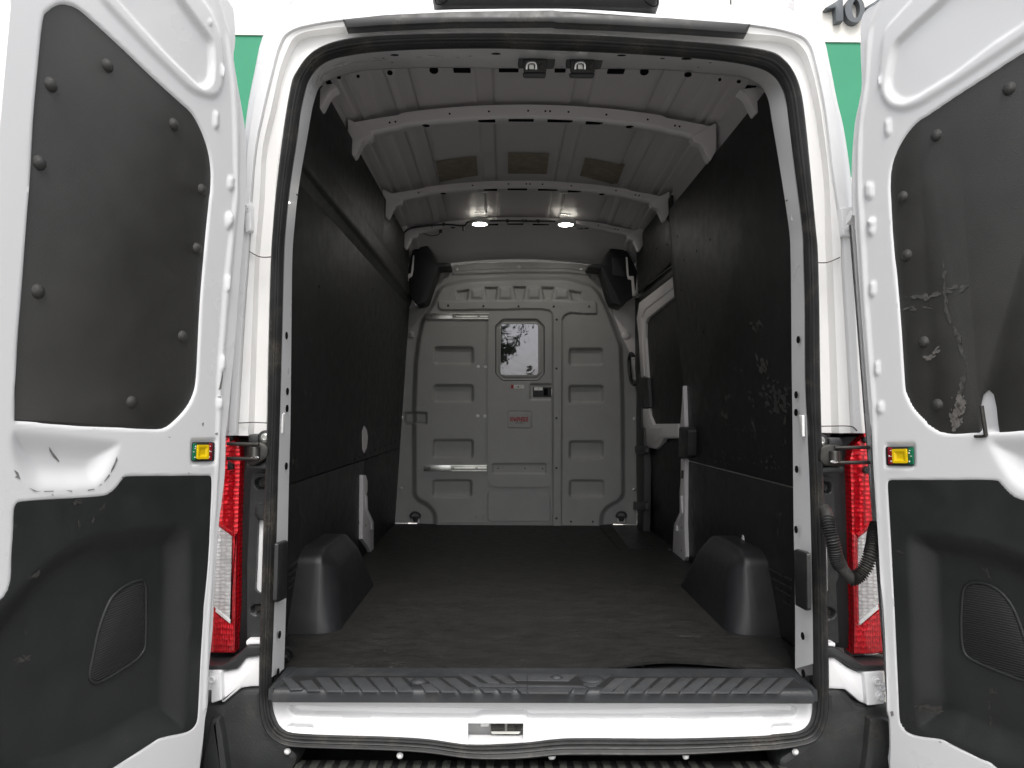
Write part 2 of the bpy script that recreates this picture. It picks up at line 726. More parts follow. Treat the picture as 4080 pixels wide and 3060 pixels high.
def text_mesh(name, body, size, extrude, material, parent, M, sx=1.0, spacing=1.0, bold=0.0):
    cu = bpy.data.curves.new(name, 'FONT')
    cu.body = body
    cu.size = size
    cu.extrude = extrude
    cu.align_x = 'CENTER'
    cu.align_y = 'CENTER'
    cu.space_character = spacing
    cu.offset = bold
    t = bpy.data.objects.new('tmp', cu)
    COL.objects.link(t)
    dg = bpy.context.evaluated_depsgraph_get()
    me = bpy.data.meshes.new_from_object(t.evaluated_get(dg))
    bpy.data.objects.remove(t)
    o = link(name, me, material, parent)
    o.matrix_local = M @ Matrix.Diagonal((sx, 1, 1, 1))
    return o


def empty(name, loc, label, cat, group=None):
    o = bpy.data.objects.new(name, None)
    COL.objects.link(o)
    o.location = loc
    o.empty_display_size = .2
    o['label'] = label
    o['category'] = cat
    if group:
        o['group'] = group
    return o


def tag(o, label, cat):
    o['label'] = label
    o['category'] = cat
    return o


def flecks(name, fr, px, n, size, spread, material, parent, w=.0012, ang=None, aspect=3.0, seed=1):
    """many small scuffs strewn along a photo polyline, as one mesh"""
    rg = np.random.default_rng(seed)
    P_ = np.array([fr.uv(p, w) for p in px])
    seg = np.linalg.norm(np.diff(P_, axis=0), axis=1)
    cum = np.concatenate(([0], np.cumsum(seg)))
    vv, ff = [], []
    for _ in range(n):
        s = rg.random() * cum[-1]
        k = min(np.searchsorted(cum, s, 'right') - 1, len(seg) - 1)
        t = (s - cum[k]) / max(seg[k], 1e-9)
        d = (P_[k + 1] - P_[k]) / max(seg[k], 1e-9)
        c = P_[k] * (1 - t) + P_[k + 1] * t + rg.normal(size=2) * spread
        a = (math.atan2(d[1], d[0]) if ang is None else ang) + rg.normal() * .35
        L_ = size * (.4 + rg.random() ** 2 * 1.8)
        W_ = L_ / aspect * (.5 + rg.random())
        m = 7
        i = len(vv)
        for q in range(m):
            b = 2 * math.pi * q / m
            rr_ = .6 + .6 * rg.random()
            x, y = math.cos(b) * L_ * rr_ / 2, math.sin(b) * W_ * rr_ / 2
            vv.append(tuple(fr.xyz(c[0] + x * math.cos(a) - y * math.sin(a), c[1] + x * math.sin(a) + y * math.cos(a), w + .00008 * (_ % 9))))
        ff.append(tuple(range(i, i + m)))
    me = bpy.data.meshes.new(name)
    me.from_pydata(vv, [], ff)
    o = link(name, me, material, parent)
    o['kind'] = 'stuff'
    return o


def grille_mat():
    m = bpy.data.materials.new('grille')
    m.use_nodes = True
    nt = m.node_tree
    b = nt.nodes['Principled BSDF']
    b.inputs['Roughness'].default_value = .5
    tc = nt.nodes.new('ShaderNodeTexCoord')
    mp = nt.nodes.new('ShaderNodeMapping')
    mp.inputs['Rotation'].default_value = (0, math.radians(12), 0)
    wv = nt.nodes.new('ShaderNodeTexWave')
    wv.bands_direction = 'Z'
    wv.inputs['Scale'].default_value = 55
    wv.inputs['Distortion'].default_value = 0
    r = nt.nodes.new('ShaderNodeValToRGB')
    r.color_ramp.elements[0].color = (.008, .008, .008, 1)
    r.color_ramp.elements[1].color = (.032, .033, .033, 1)
    L = nt.links.new
    L(tc.outputs['Object'], mp.inputs['Vector'])
    L(mp.outputs['Vector'], wv.inputs['Vector'])
    L(wv.outputs['Fac'], r.inputs['Fac'])
    L(r.outputs['Color'], b.inputs['Base Color'])
    bp = nt.nodes.new('ShaderNodeBump')
    bp.inputs['Strength'].default_value = .6
    bp.inputs['Distance'].default_value = .002
    L(wv.outputs['Fac'], bp.inputs['Height'])
    L(bp.outputs['Normal'], b.inputs['Normal'])
    MATS['grille'] = m


grille_mat()

# ================================================================== setting
bm = bmesh.new()
bmesh.ops.create_grid(bm, x_segments=8, y_segments=8, size=150)
ground = finish(bm, 'ground', 'concrete', None)
ground['kind'] = 'structure'

# ------------------------------------------------------------------ building in front of the van
WY = 7.2
WALL = PY(WY)
building = empty('building', (0, WY + .3, 0), 'pale stucco building with a green fascia band beyond the van', 'building')
gt = WALL.uv(Z('D', (900, 308))[0])[1]
gb = WALL.uv(Z('D', (925, 1300))[0])[1]
prism('wall', WALL, [(-5.7, 0), (14, 0), (14, gb), (-5.7, gb)], -.4, 0, 'wall stucco', building)
prism('parapet_wall', WALL, [(-5.7, gt), (14, gt), (14, gt + 5), (-5.7, gt + 5)], -.4, 0, 'wall stucco', building)
prism('fascia', WALL, [(-5.7, gb), (14, gb), (14, gt), (-5.7, gt)], -.4, -.02, 'fascia green', building)
jx = WALL.uv(Z('D', (52, 20))[0])[0]
prism('control_joint', WALL, [(jx, gt), (jx + .02, gt), (jx + .02, gt + 5), (jx, gt + 5)], -.3, .004, 'grey seal', building)
one = Z('D', (857, 3), (862, 180), (808, 190), (802, 85), (742, 97), (730, 86), (800, 45))
prism('numeral_one', WALL, WALL.uvs(one), 0, .10, 'numeral grey', building, bev=.008)['label'] = 'raised dark grey numeral 1 above the green band'
zo, zi = [], []
for k in range(28):
    a = 2 * math.pi * k / 28
    zo.append(WALL.uv(Z('D', (944 + 72 * math.cos(a), 98 + 97 * math.sin(a)))[0]))
    zi.append(WALL.uv(Z('D', (952 + 28 * math.cos(a), 95 + 66 * math.sin(a)))[0]))
bm = bmesh.new()
rr = [[bm.verts.new(WALL.xyz(u, v, w)) for u, v in q] for q, w in ((zo, 0), (zo, .1), (zi, .1), (zi, 0))]
for a, b in zip(rr, rr[1:]):
    for i in range(28):
        bm.faces.new((a[i - 1], a[i], b[i], b[i - 1]))
finish(bm, 'numeral_zero', 'numeral grey', building)['label'] = 'raised dark grey numeral 0 above the green band'
prism('numeral_one', WALL, WALL.uvs([(p[0] + 153, p[1]) for p in one]), 0, .10, 'numeral grey', building, bev=.008)

# ribbed neighbour at the far left
SHF = PY(WY - .6)
ngb = empty('metal_building', (-9, WY, 0), 'grey ribbed metal building beside the pale stucco one', 'building')
prism('wall', SHF, [(-14, 0), (-5.72, 0), (-5.72, 9), (-14, 9)], -.5, -.03, 'shutter grey', ngb)
for k in range(60):
    z0 = 3.6 + k * .09
    prism('siding_rib', SHF, [(-14, z0), (-5.75, z0), (-5.75, z0 + .05), (-14, z0 + .05)], -.028, 0.0, 'shutter grey', ngb, bev=.012)

# tree behind the camera, seen mirrored in the bulkhead window
tree = empty('street_tree', (-2.2, -11, 0), 'leafy street tree mirrored in the bulkhead window', 'tree')
tr = [(-2.2, -11, 0), (-2.15, -11, 1.2), (-2.0, -11, 2.3), (-1.5, -11, 2.9), (-.8, -11, 3.2), (-.2, -11, 3.5)]
tube('trunk', spline(tr, 5, False), .1, 'bark', tree, 10, rfun=lambda t: .13 - .11 * t)
rng = np.random.default_rng(5)
MIR = PY(2 * (YB - .058) + 11.0)              # where the tree stands once mirrored in the window
cl = []
for sx_, sy_, r_ in ((330, 560, 85), (390, 560, 70), (300, 520, 60), (430, 610, 45), (470, 500, 38), (500, 460, 42), (530, 400, 28), (560, 350, 26), (590, 300, 26), (330, 310, 40), (300, 360, 34), (380, 290, 24),
                     (310, 690, 48), (330, 740, 26), (650, 860, 40), (240, 600, 120), (200, 420, 100), (180, 760, 120), (100, 300, 160), (60, 600, 200), (0, 900, 160)):
    u_, v_ = MIR.uv(Z('S', (sx_, sy_))[0])
    cl.append((u_, v_, r_ * .3314 * 20 / FPX))
vv, ff = [], []
for cx, cz, cr in cl:
    for k in range(int(900 * cr + 60)):
        d = rng.normal(size=3)
        d /= np.linalg.norm(d)
        c = np.array((cx, -11, cz)) + d * cr * rng.random() ** .5 * np.array((1, 1.2, .9))
        a = rng.normal(size=3)
        a /= np.linalg.norm(a)
        b = np.cross(a, rng.normal(size=3))
        b /= np.linalg.norm(b)
        i = len(vv)
        vv += [c - a * .055, c + b * .026, c + a * .055, c - b * .026]
        ff.append((i, i + 1, i + 2, i + 3))
me = bpy.data.meshes.new('crown')
me.from_pydata([tuple(v) for v in vv], [], ff)
link('crown', me, 'leaf', tree)['kind'] = 'stuff'

# ================================================================== van
van = empty('van', (0, 0, 0), 'white high-roof cargo van with both rear doors swung open', 'van')

# ------------------------------------------------------------------ rear frame round the opening
ST = [  # seal outer, seal inner, jamb edge (None below the sill), depth of the jamb edge
    (('N', (72, 1000)), ('N', (145, 1000)), ('N', (243, 930)), .12),
    (('J', (82, 1600)), ('J', (162, 1600)), ('J', (255, 1600)), .12),
    (('J', (100, 1000)), ('J', (182, 1000)), ('J', (270, 1000)), .12),
    (('J', (118, 500)), ('J', (195, 500)), ('J', (281, 500)), .12),
    (('F', (130, 1659)), ('F', (205, 1659)), ('F', (290, 1659)), .12),
    (('F', (142, 1000)), ('F', (222, 1000)), ('F', (297, 1000)), .12),
    (('F', (158, 450)), ('F', (235, 450)), ('F', (303, 450)), .12),
    (('B', (175, 1659)), ('B', (250, 1659)), ('B', (320, 1659)), .12),
    (('B', (205, 1330)), ('B', (285, 1330)), ('B', (355, 1350)), .12),
    (('B', (245, 1000)), ('B', (335, 1000)), ('B', (415, 1000)), .12),
    (('B', (275, 800)), ('B', (362, 800)), ('B', (450, 800)), .12),
    (('B', (310, 620)), ('B', (395, 650)), ('B', (480, 690)), .14),
    (('B', (345, 550)), ('B', (420, 575)), ('B', (492, 660)), .18),
    (('B', (410, 455)), ('B', (480, 490)), ('B', (510, 630)), .24),
    (('B', (500, 380)), ('B', (570, 432)), ('B', (540, 600)), .30),
    (('B', (650, 320)), ('B', (700, 398)), ('B', (640, 560)), .36),
    (('B', (900, 282)), ('B', (920, 368)), ('B', (870, 512)), .40),
    (('B', (1300, 266)), ('B', (1310, 348)), ('B', (1300, 497)), .40),
    (('B', (1800, 262)), ('B', (1800, 343)), ('B', (1800, 500)), .40),
    (('C', (300, 264)), ('C', (300, 355)), ('C', (300, 502)), .40),
    (('C', (700, 275)), ('C', (690, 370)), ('C', (690, 503)), .40),
    (('C', (1200, 310)), ('C', (1180, 397)), ('C', (1200, 513)), .40),
    (('C', (1650, 350)), ('C', (1620, 435)), ('C', (1560, 545)), .40),
    (('C', (1950, 395)), ('C', (1880, 483)), ('C', (1760, 565)), .34),
    (('D', (440, 465)), ('D', (380, 545)), ('C', (1870, 605)), .26),
    (('D', (510, 560)), ('D', (445, 640)), ('C', (1912, 645)), .20),
    (('D', (560, 700)), ('D', (472, 740)), ('D', (335, 740)), .14),
    (('D', (590, 900)), ('D', (492, 900)), ('D', (362, 900)), .12),
    (('D', (620, 1200)), ('D', (530, 1200)), ('D', (413, 1200)), .12),
    (('D', (660, 1659)), ('D', (590, 1659)), ('D', (483, 1659)), .12),
    (('H', (680, 400)), ('H', (600, 400)), ('H', (497, 400)), .12),
    (('H', (690, 800)), ('H', (610, 800)), ('H', (502, 800)), .12),
    (('H', (697, 1300)), ('H', (613, 1300)), ('H', (506, 1300)), .12),
    (('L', (705, 200)), ('L', (628, 200)), ('L', (512, 200)), .12),
    (('L', (720, 600)), ('L', (645, 600)), ('L', (516, 600)), .12),
    (('L', (738, 1000)), ('L', (656, 1000)), ('L', (521, 1000)), .12),
    (('L', (748, 1500)), ('L', (667, 1500)), ('L', (530, 1500)), .12),
    (('Q', (760, 900)), ('Q', (672, 900)), ('Q', (530, 930)), .12),
    (('Q', (758, 1150)), ('Q', (674, 1150)), None, 0),
    (('Q', (745, 1280)), ('Q', (668, 1260)), None, 0),
    (('Q', (690, 1410)), ('Q', (635, 1345)), None, 0),
    (('Q', (600, 1465)), ('Q', (550, 1395)), None, 0),
    (('Q', (400, 1505)), ('Q', (380, 1412)), None, 0),
    (('O', (1900, 1512)), ('O', (1890, 1424)), None, 0),
    (('O', (1300, 1548)), ('O', (1300, 1440)), None, 0),
    (('O', (600, 1550)), ('O', (600, 1438)), None, 0),
    (('O', (400, 1552)), ('O', (400, 1444)), None, 0),
    (('O', (200, 1570)), ('O', (200, 1465)), None, 0),
    (('O', (0, 1580)), ('O', (0, 1478)), None, 0),
    (('N', (1600, 1570)), ('N', (1600, 1482)), None, 0),
    (('N', (1300, 1530)), ('N', (1300, 1445)), None, 0),
    (('N', (1000, 1510)), ('N', (1000, 1428)), None, 0),
    (('N', (600, 1497)), ('N', (600, 1418)), None, 0),
    (('N', (320, 1482)), ('N', (320, 1405)), None, 0),
    (('N', (200, 1440)), ('N', (230, 1375)), None, 0),
    (('N', (120, 1360)), ('N', (180, 1315)), None, 0),
    (('N', (82, 1230)), ('N', (150, 1215)), None, 0)]
SO = [REAR.uv(Z(*s[0])[0]) for s in ST]
SI = [REAR.uv(Z(*s[1])[0]) for s in ST]
SO = spline(SO, 5)
SI = spline(SI, 5)
prof = [(-.02, -.03), (0, .0), (.03, .016), (.12, .027), (.25, .031), (.36, .027), (.43, .019), (.47, .018), (.53, .022), (.60, .020),
        (.65, .012), (.69, .012), (.76, .016), (.83, .012), (.87, .006), (.92, .008), (.98, .003), (1.0, -.012)]
rings = []
for t, w in prof:
    rings.append([REAR.xyz(a[0] + (b[0] - a[0]) * t, a[1] + (b[1] - a[1]) * t, w) for a, b in zip(SO, SI)])
loft('weatherstrip', rings, 'rubber', van, closed=True, angle=60)['label'] = 'black ribbed rubber door seal round the opening'

# jamb return inside the seal
top = [k for k in range(len(ST)) if ST[k][2] is not None]
r0 = [REAR.xyz(*REAR.uv(Z(*ST[k][1])[0]), -.008) for k in top]
r1 = [PY(ST[k][3]).hit(Z(*ST[k][2])[0]) for k in top]
r0 = spline(r0, 5, False)
r1 = spline(r1, 5, False)
rm1 = [tuple(np.array(a) * .985 + np.array(b) * .015) for a, b in zip(r0, r1)]
rm2 = [tuple(np.array(a) * .02 + np.array(b) * .98) for a, b in zip(r0, r1)]
r2, r3 = [], []
for p in r1:
    p = np.array(p)
    c = np.array((0, p[1], 1.6))
    d = p - c
    d[1] = 0
    d /= np.linalg.norm(d)
    r2.append(tuple(p + d * .02 + np.array((0, .012, 0))))
    r3.append(tuple(p + d * .13 + np.array((0, .03, 0))))
mids = [[tuple(np.array(a) * (1 - t) + np.array(b) * t) for a, b in zip(r0, r1)] for t in (.12, .24, .36, .48, .60, .72, .84, .93)]
loft('door_jamb', [r0, rm1] + mids + [rm2, r1, r2, r3], 'white paint', van, angle=75)

# outer rear frame: channel, gutter, body corner
RG = [((1068, 1725), (1012, 1725), (945, 1725), (893, 1725)),
      ((1070, 1690), (1014, 1690), (947, 1690), (898, 1690)),
      ((1078, 1250), (1028, 1250), (974, 1250), (928, 1250)),
      ((1087, 1020), (1036, 1020), (993, 1015), (948, 1015)),
      ((1100, 800), (1055, 800), (1003, 800), (960, 800)),
      ((1119, 620), (1065, 605), (1022, 600), (970, 600)),
      ((1146, 450), (1103, 435), (1052, 450), (985, 440)),
      ((1168, 336), (1130, 304), (1090, 293), (1013, 290)),
      ((1217, 250), (1165, 212), (1117, 195), (1045, 150)),
      ((1271, 206), (1205, 160), (1155, 136), (1100, 78)),
      ((1353, 174), (1310, 138), (1260, 102), (1200, 55)),
      ((1488, 153), (1488, 125), (1480, 75), (1470, 52)),
      ((1800, 143), (1800, 112), (1800, 58), (1800, 45)),
      ((2200, 145), (2200, 112), (2200, 53), (2200, 43)),
      ((2380, 149), (2380, 115), (2380, 60), (2380, 48)),
      ((2651, 168), (2651, 137), (2651, 81), (2655, 63)),
      ((2922, 193), (2935, 158), (2985, 105), (3010, 80)),
      ((3058, 216), (3110, 172), (3157, 140), (3200, 90)),
      ((3113, 250), (3180, 215), (3216, 178), (3275, 140)),
      ((3157, 304), (3214, 293), (3245, 262), (3305, 250)),
      ((3187, 391), (3240, 400), (3275, 400), (3335, 400)),
      ((3203, 515), (3258, 515), (3292, 515), (3362, 515)),
      ((3222, 705), (3281, 705), (3314, 705), (3390, 705)),
      ((3245, 936), (3287, 936), (3352, 940), (3410, 940)),
      ((3252, 1071), (3292, 1065), (3357, 1071), (3415, 1070)),
      ((3258, 1478), (3306, 1478), (3382, 1478), (3430, 1478)),
      ((3260, 1681), (3311, 1681), (3393, 1681), (3445, 1690)),
      ((3262, 1725), (3313, 1725), (3396, 1725), (3450, 1725))]
ys = [.012, .045, .012, .03]
rows = [[PY(ys[j]).hit(r[j]) for r in RG] for j in range(4)]
rows = [spline(r, 4, False) for r in rows]


def between(a, b, t, dy):
    return [tuple(np.array(p) * (1 - t) + np.array(q) * t + np.array((0, dy, 0))) for p, q in zip(a, b)]


rr = [between(rows[0], rows[1], -.5, 0), rows[0], between(rows[0], rows[1], .35, .022), between(rows[0], rows[1], .8, .008), rows[1],
      between(rows[1], rows[2], .18, -.026), between(rows[1], rows[2], .5, -.016), between(rows[1], rows[2], .86, -.008), between(rows[1], rows[2], .93, .006), rows[2]]
loft('rear_pillar_frame', rr, 'white paint dusty', van, angle=28)
out = [rows[2], between(rows[2], rows[3], .05, -.010), between(rows[2], rows[3], .5, -.018), between(rows[2], rows[3], .9, -.004), rows[3]]


def outward(row, d, dy):
    o = []
    for p in row:
        p = np.array(p)
        e = p - np.array((0, p[1], 1.7))
        e /= np.linalg.norm(e)
        o.append(tuple(p + e * d + np.array((0, dy, 0))))
    return o


def crown(row, h):
    return [(p[0], p[1], p[2] + h * float(sstep((p[2] - 2.3) / .35))) for p in row]


out += [crown(outward(rows[3], .012, .04), .02), crown(outward(rows[3], .03, .14), .10), crown(outward(rows[3], .035, .34), .20)]
o4 = crown(outward(rows[3], .035, 4.4), .20)
out += [o4, [(p[0] * .86, p[1] + .6, 1.6 + (p[2] - 1.6) * .8) for p in o4]]
loft('body_shell', out, 'white paint', van, angle=40)
# seams on the pillars
for pts, y in ((Z('E', (1832, 372), (1910, 412), (2000, 412)), .0), (Z('E', (1752, 1632), (1860, 1628), (1972, 1632)), .0),
               (Z('H', (684, 455), (770, 452), (860, 415)), .0), (Z('L', (702, 182), (800, 180), (940, 182), (985, 215)), .0),
               (Z('B', (285, 1400), (318, 1410), (345, 1440)), .10), (Z('D', (560, 1434), (510, 1440), (462, 1478)), .10)):
    tube('panel_seam', spline([PY(y).hit(p) for p in pts], 4, False), .0017, 'dark steel', van, 6)

# lower body sides and cab end, so that nothing looks in from the side
for s in (-1, 1):
    prism('side_panel', PX(s * 1.0), [(.1, .35), (4.6, .35), (4.6, 1.75), (.1, 1.62)], -.02, .01, 'white paint', van, bev=.004)
prism('underbody', Frame((0, 0, .40), (1, 0, 0), (0, 1, 0)), [(-.98, .12), (.98, .12), (.98, 4.9), (-.98, 4.9)], 0, .04, 'black plastic', van)
prism('cab_front', PY(4.95), [(-.95, .4), (.95, .4), (.85, 2.5), (-.85, 2.5)], -.05, 0, 'black plastic', van)

# black drip strip over the opening
strip = Z('B', (680, 163), (1000, 130), (1500, 107), (2212, 97), 'C', (600, 125), (1200, 152), (1815, 198), (1780, 275), (1300, 242), (800, 215), (400, 200),
          'B', (2212, 192), (1500, 195), (1000, 216), (710, 236))
prism('drip_strip', PY(.0), PY(.0).uvs(strip), -.01, .024, 'rubber', van, bev=.010)
# rear lamp housing on the roof edge
hb = Z('T', (90, -130), (50, 10), (75, 65), (125, 105), (600, 108), (1100, 111), (1600, 116), (1975, 125), (2035, 85), (2056, 10), (2015, -120))
HB = PY(.02)
hp = fillet(HB.uvs(hb), .02)
bm = bmesh.new()
ringsH = []
for w, ins, up in ((-.30, .02, .0), (-.1, .0, 0), (.0, .0, 0), (.025, .012, .004), (.04, .035, .012)):
    ringsH.append([bm.verts.new(HB.xyz(u, v + up, w)) for u, v in offset(hp, ins)])
for a, b in zip(ringsH, ringsH[1:]):
    for i in range(len(a)):
        bm.faces.new((a[i - 1], a[i], b[i], b[i - 1]))
bm.faces.new(ringsH[-1])
bm.faces.new(ringsH[0])
rl = finish(bm, 'roof_lamp_housing', 'black plastic', van, 40)
for pts in (Z('T', (75, -20), (85, 30), (125, 38), (175, 5), (190, -30)), Z('T', (2035, -20), (2035, 40), (1995, 55), (1925, 12), (1910, -30))):
    tube('housing_seam', spline([HB.hit(p, .028) for p in pts], 5, False), .002, 'dark hole', rl, 6)

# ------------------------------------------------------------------ header and roof inside
r1a = np.array(r1)
sel = [i for i in range(len(r1a)) if r1a[i][1] > .22]
h0 = [r1a[i] for i in sel]
loft('roof_header', [[tuple(p + (0, 0, -.001)) for p in h0], [tuple(p + (0, .02, .012)) for p in h0], [tuple(p + (0, .05, .03)) for p in h0],
                     [tuple(p + (0, .07, .10)) for p in h0]], 'interior paint', van)


def roof_z(x, y):
    zc = np.interp(y, [0, .1, 1.5, 2.5, 2.75, 3.2], [2.882, 2.892, 2.882, 2.85, 2.805, 2.655])
    k = .125
    ax = np.abs(x)
    g = 0.0
    for a, b, h in ((.175, .235, .014), (.505, .55, .013), (.60, .655, .013)):
        g = g + h * (sstep((ax - a + .012) / .012) - sstep((ax - b) / .012))
    return zc - k * x * x + g * np.interp(y, [0, 2.6, 2.8], [1, 1, 0])


xs = sorted(set([round(v, 4) for v in np.linspace(-.82, .82, 42)] +
                [round(s * (e + d), 4) for s in (-1, 1) for e in (.175, .235, .505, .55, .60, .655) for d in (-.013, -.008, -.004, 0, .004, .008, .013)]))
yy = np.concatenate((np.linspace(.33, 2.5, 24), np.linspace(2.55, 3.2, 12)))
rings = [[(x, y, float(roof_z(np.array(x), y))) for x in xs] for y in yy]
roof = loft('roof_panel', rings, 'interior paint', van, angle=60)
roof_plane = Frame((0, 0, 2.876), (1, 0, 0), (0, 1, 0), flip=True)
for pts in (Z('B', (1358, 1142), (1655, 1130), (1668, 1262), (1388, 1282)), Z('B', (1888, 1120), (2190, 1122), (2172, 1262), (1888, 1260)),
            Z('C', (612, 1140), (905, 1168), (850, 1302), (572, 1262))):
    bm = bmesh.new()
    q = roof_plane.uvs(pts)
    vs_ = []
    n = 6
    grid = [[None] * (n + 1) for _ in range(n + 1)]
    for i in range(n + 1):
        for j in range(n + 1):
            s, t = i / n, j / n
            a = np.array(q[0]) * (1 - s) + np.array(q[1]) * s
            b = np.array(q[3]) * (1 - s) + np.array(q[2]) * s
            c = a * (1 - t) + b * t
            grid[i][j] = bm.verts.new((c[0], c[1], float(roof_z(np.array(c[0]), c[1])) - .005))
    for i in range(n):
        for j in range(n):
            bm.faces.new((grid[i][j], grid[i + 1][j], grid[i + 1][j + 1], grid[i][j + 1]))
    finish(bm, 'damping_pad', 'damping pad', roof)

# roof bows
BEAMS = [(.97, 2.858, .056), (1.87, 2.814, .038), (2.63, 2.814, .036)]
BK = .13
for bi, (by, bz, bh) in enumerate(BEAMS):
    xs_ = np.linspace(-.80, .80, 61)
    sec = [(.105, .02), (.10, -.002), (.085, -.006), (.012, -.004), (.004, -.002), (0, .0), (.0, -.004), (-.002, -bh + .008), (.004, -bh), (.012, -bh - .004),
           (.03, -bh - .006), (.05, -bh + .003), (.08, -bh + .006), (.09, .0)]
    rings = []
    for x in xs_:
        step = .006 * float(sstep((abs(x) - .555) / .03))
        end = .022 * float(sstep((abs(x) - .64) / .12))
        zz = bz - BK * x * x - step
        rings.append([(x, by + dy - (.006 if abs(x) < .57 else 0), zz + dz * (1 + end * 8 * (dz < -.02))) for dy, dz in sec])
    beam = loft('roof_bow', rings, 'interior paint', van, angle=32)
    FB = PY(by)
    for s in (-1, 1):
        ze = bz - BK * .64 - bh
        g = [(s * .80, ze + .07), (s * .69, ze + .01), (s * .70, ze - .018), (s * .735, ze - .026), (s * .765, ze - .092), (s * .775, ze - .097), (s * .80, ze - .05)]
        prism('bow_bracket', FB, fillet(g, .008), -.05, .004, 'interior paint', beam, bev=.003)
    dots = [-.62, -.595, -.36, -.19, -.02, .055, .075, .155, .32, .50, .62, .64] if bi == 0 else [-.6, -.58, -.3, -.1, .0, .02, .09, .25, .5, .61, .63]
    for x in dots:
        zz = bz - BK * x * x - bh * .5 - .006 * (abs(x) > .56)
        put('hole', ME_DISC, 'dark hole', beam, FB.mat(x, zz, .0075 if abs(x) < .565 else .0015), (.0045, .0045, .0012))
    for x, L_ in ((-.47, .028), (-.20, .075), (-.05, .11), (.12, .11), (.27, .075), (.43, .028)):
        zz = bz - BK * x * x - bh - .0045
        m = Matrix.Translation((x, by + .018, zz)) @ Matrix.Rotation(math.pi, 4, 'X')
        if L_ < .05:
            put('hole', ME_DISC, 'dark hole', beam, m, (.022, .014, .003))
        else:
            box('slot', (x, by + .014, zz), (L_, .02, .006), 'dark hole', beam, bev=0)
    for s in (-1, 1):
        put('hole', ME_DISC, 'dark hole', beam, Matrix.Translation((s * .73, by - .001, bz - BK * .53 - bh * 1.18)) @ Matrix.Rotation(math.radians(90), 4, 'X'), (.022, .007, .002))
# side roof rails
for s in (-1, 1):
    pr = [(.715, .0), (.722, -.014), (.74, -.016), (.745, -.008), (.765, -.008), (.772, -.016), (.79, -.018), (.83, -.03)]
    loft('roof_rail', [[(s * x, y, float(roof_z(np.array(.72), y)) + z) for x, z in pr] for y in np.linspace(.30, 3.05, 12)], 'interior paint', van)

# header brackets, holes and door latches
HD = PY(.42)
for s, pts in ((-1, Z('B', (470, 700), (530, 625), (600, 610), (640, 640), (575, 680), (520, 790), (500, 796), (475, 760))),
               (1, Z('C', (1740, 655), (1860, 640), (1915, 650), (1940, 700), (1935, 740), (1880, 828), (1862, 832), (1795, 700)))):
    prism('bow_bracket', HD, fillet(HD.uvs(pts), .01), -.05, .0, 'interior paint', van, bev=.003)


def on_jamb_top(p):
    """point of the header underside seen at a photo pixel"""
    best = None
    d = ray(p)
    A0, A1 = np.array(r0), np.array(r1)
    px = lambda X: (lambda q: (2040 + FPX * q[0] / -q[2], 1530 - FPX * q[1] / -q[2]))(RC.T @ (X - CAM))
    for i in range(len(A0)):
        a, b = np.array(px(A0[i])), np.array(px(A1[i]))
        e = b - a
        t = float(np.dot(np.array(p) - a, e) / np.dot(e, e))
        if -.05 <= t <= 1.05:
            dist = np.linalg.norm(a + e * t - p)
            if best is None or dist < best[0]:
                # perspective-correct along the segment
                za, zb = -(RC.T @ (A0[i] - CAM))[2], -(RC.T @ (A1[i] - CAM))[2]
                k = t * za / (t * za + (1 - t) * zb)
                best = (dist, A0[i] * (1 - k) + A1[i] * k)
    return best[1]


slope = Matrix.Rotation(math.pi + math.radians(19), 4, 'X')
for p, s in ((Z('B', (1063, 407))[0], .020), (Z('B', (965, 424))[0], .006), (Z('B', (1050, 463))[0], .005), (Z('B', (1813, 395))[0], .021), (Z('B', (1616, 411))[0], .006),
             (Z('C', (867, 408))[0], .020), (Z('C', (1408, 431))[0], .026), (Z('C', (1156, 434))[0], .011), (Z('C', (1503, 450))[0], .006), (Z('C', (1410, 487))[0], .005)):
    q = on_jamb_top(p)
    put('hole', ME_DISC, 'dark hole', van, Matrix.Translation(q) @ slope, (s * .72, s, .002))
HR = Frame((0, .445, 2.765), (1, 0, 0), (0, .9, .42), flip=True)
for p, a, b in ((Z('B', (1343, 518))[0], .026, .016), (Z('B', (1020, 537))[0], .016, .010), (Z('B', (787, 563))[0], .009, .006),
                (Z('C', (1046, 529))[0], .026, .016), (Z('C', (1366, 551))[0], .022, .010), (Z('C', (1600, 588))[0], .009, .006), (Z('B', (645, 570))[0], .012, .007), (Z('C', (1740, 602))[0], .012, .006)):
    q = PY(.452).hit(p)
    put('hole', ME_DISC, 'dark hole', van, Matrix.Translation(q) @ Matrix.Rotation(math.radians(158), 4, 'X'), (a * .62, b * .95, .004))
for pts in (Z('B', (1485, 490), (1612, 490), (1610, 508), (1485, 507)), Z('B', (1820, 491), (1965, 491), (1965, 503), (1820, 503)), Z('C', (780, 500), (907, 502), (903, 516), (780, 515)),
            Z('C', (390, 497), (470, 497), (470, 505), (390, 505)), Z('C', (1800, 625), (1872, 632), (1855, 655), (1793, 645)), Z('B', (545, 600), (583, 588), (583, 600), (560, 615))):
    FF = PY(.425)
    prism('slot', FF, FF.uvs(pts), -.03, .002, 'dark hole', van)

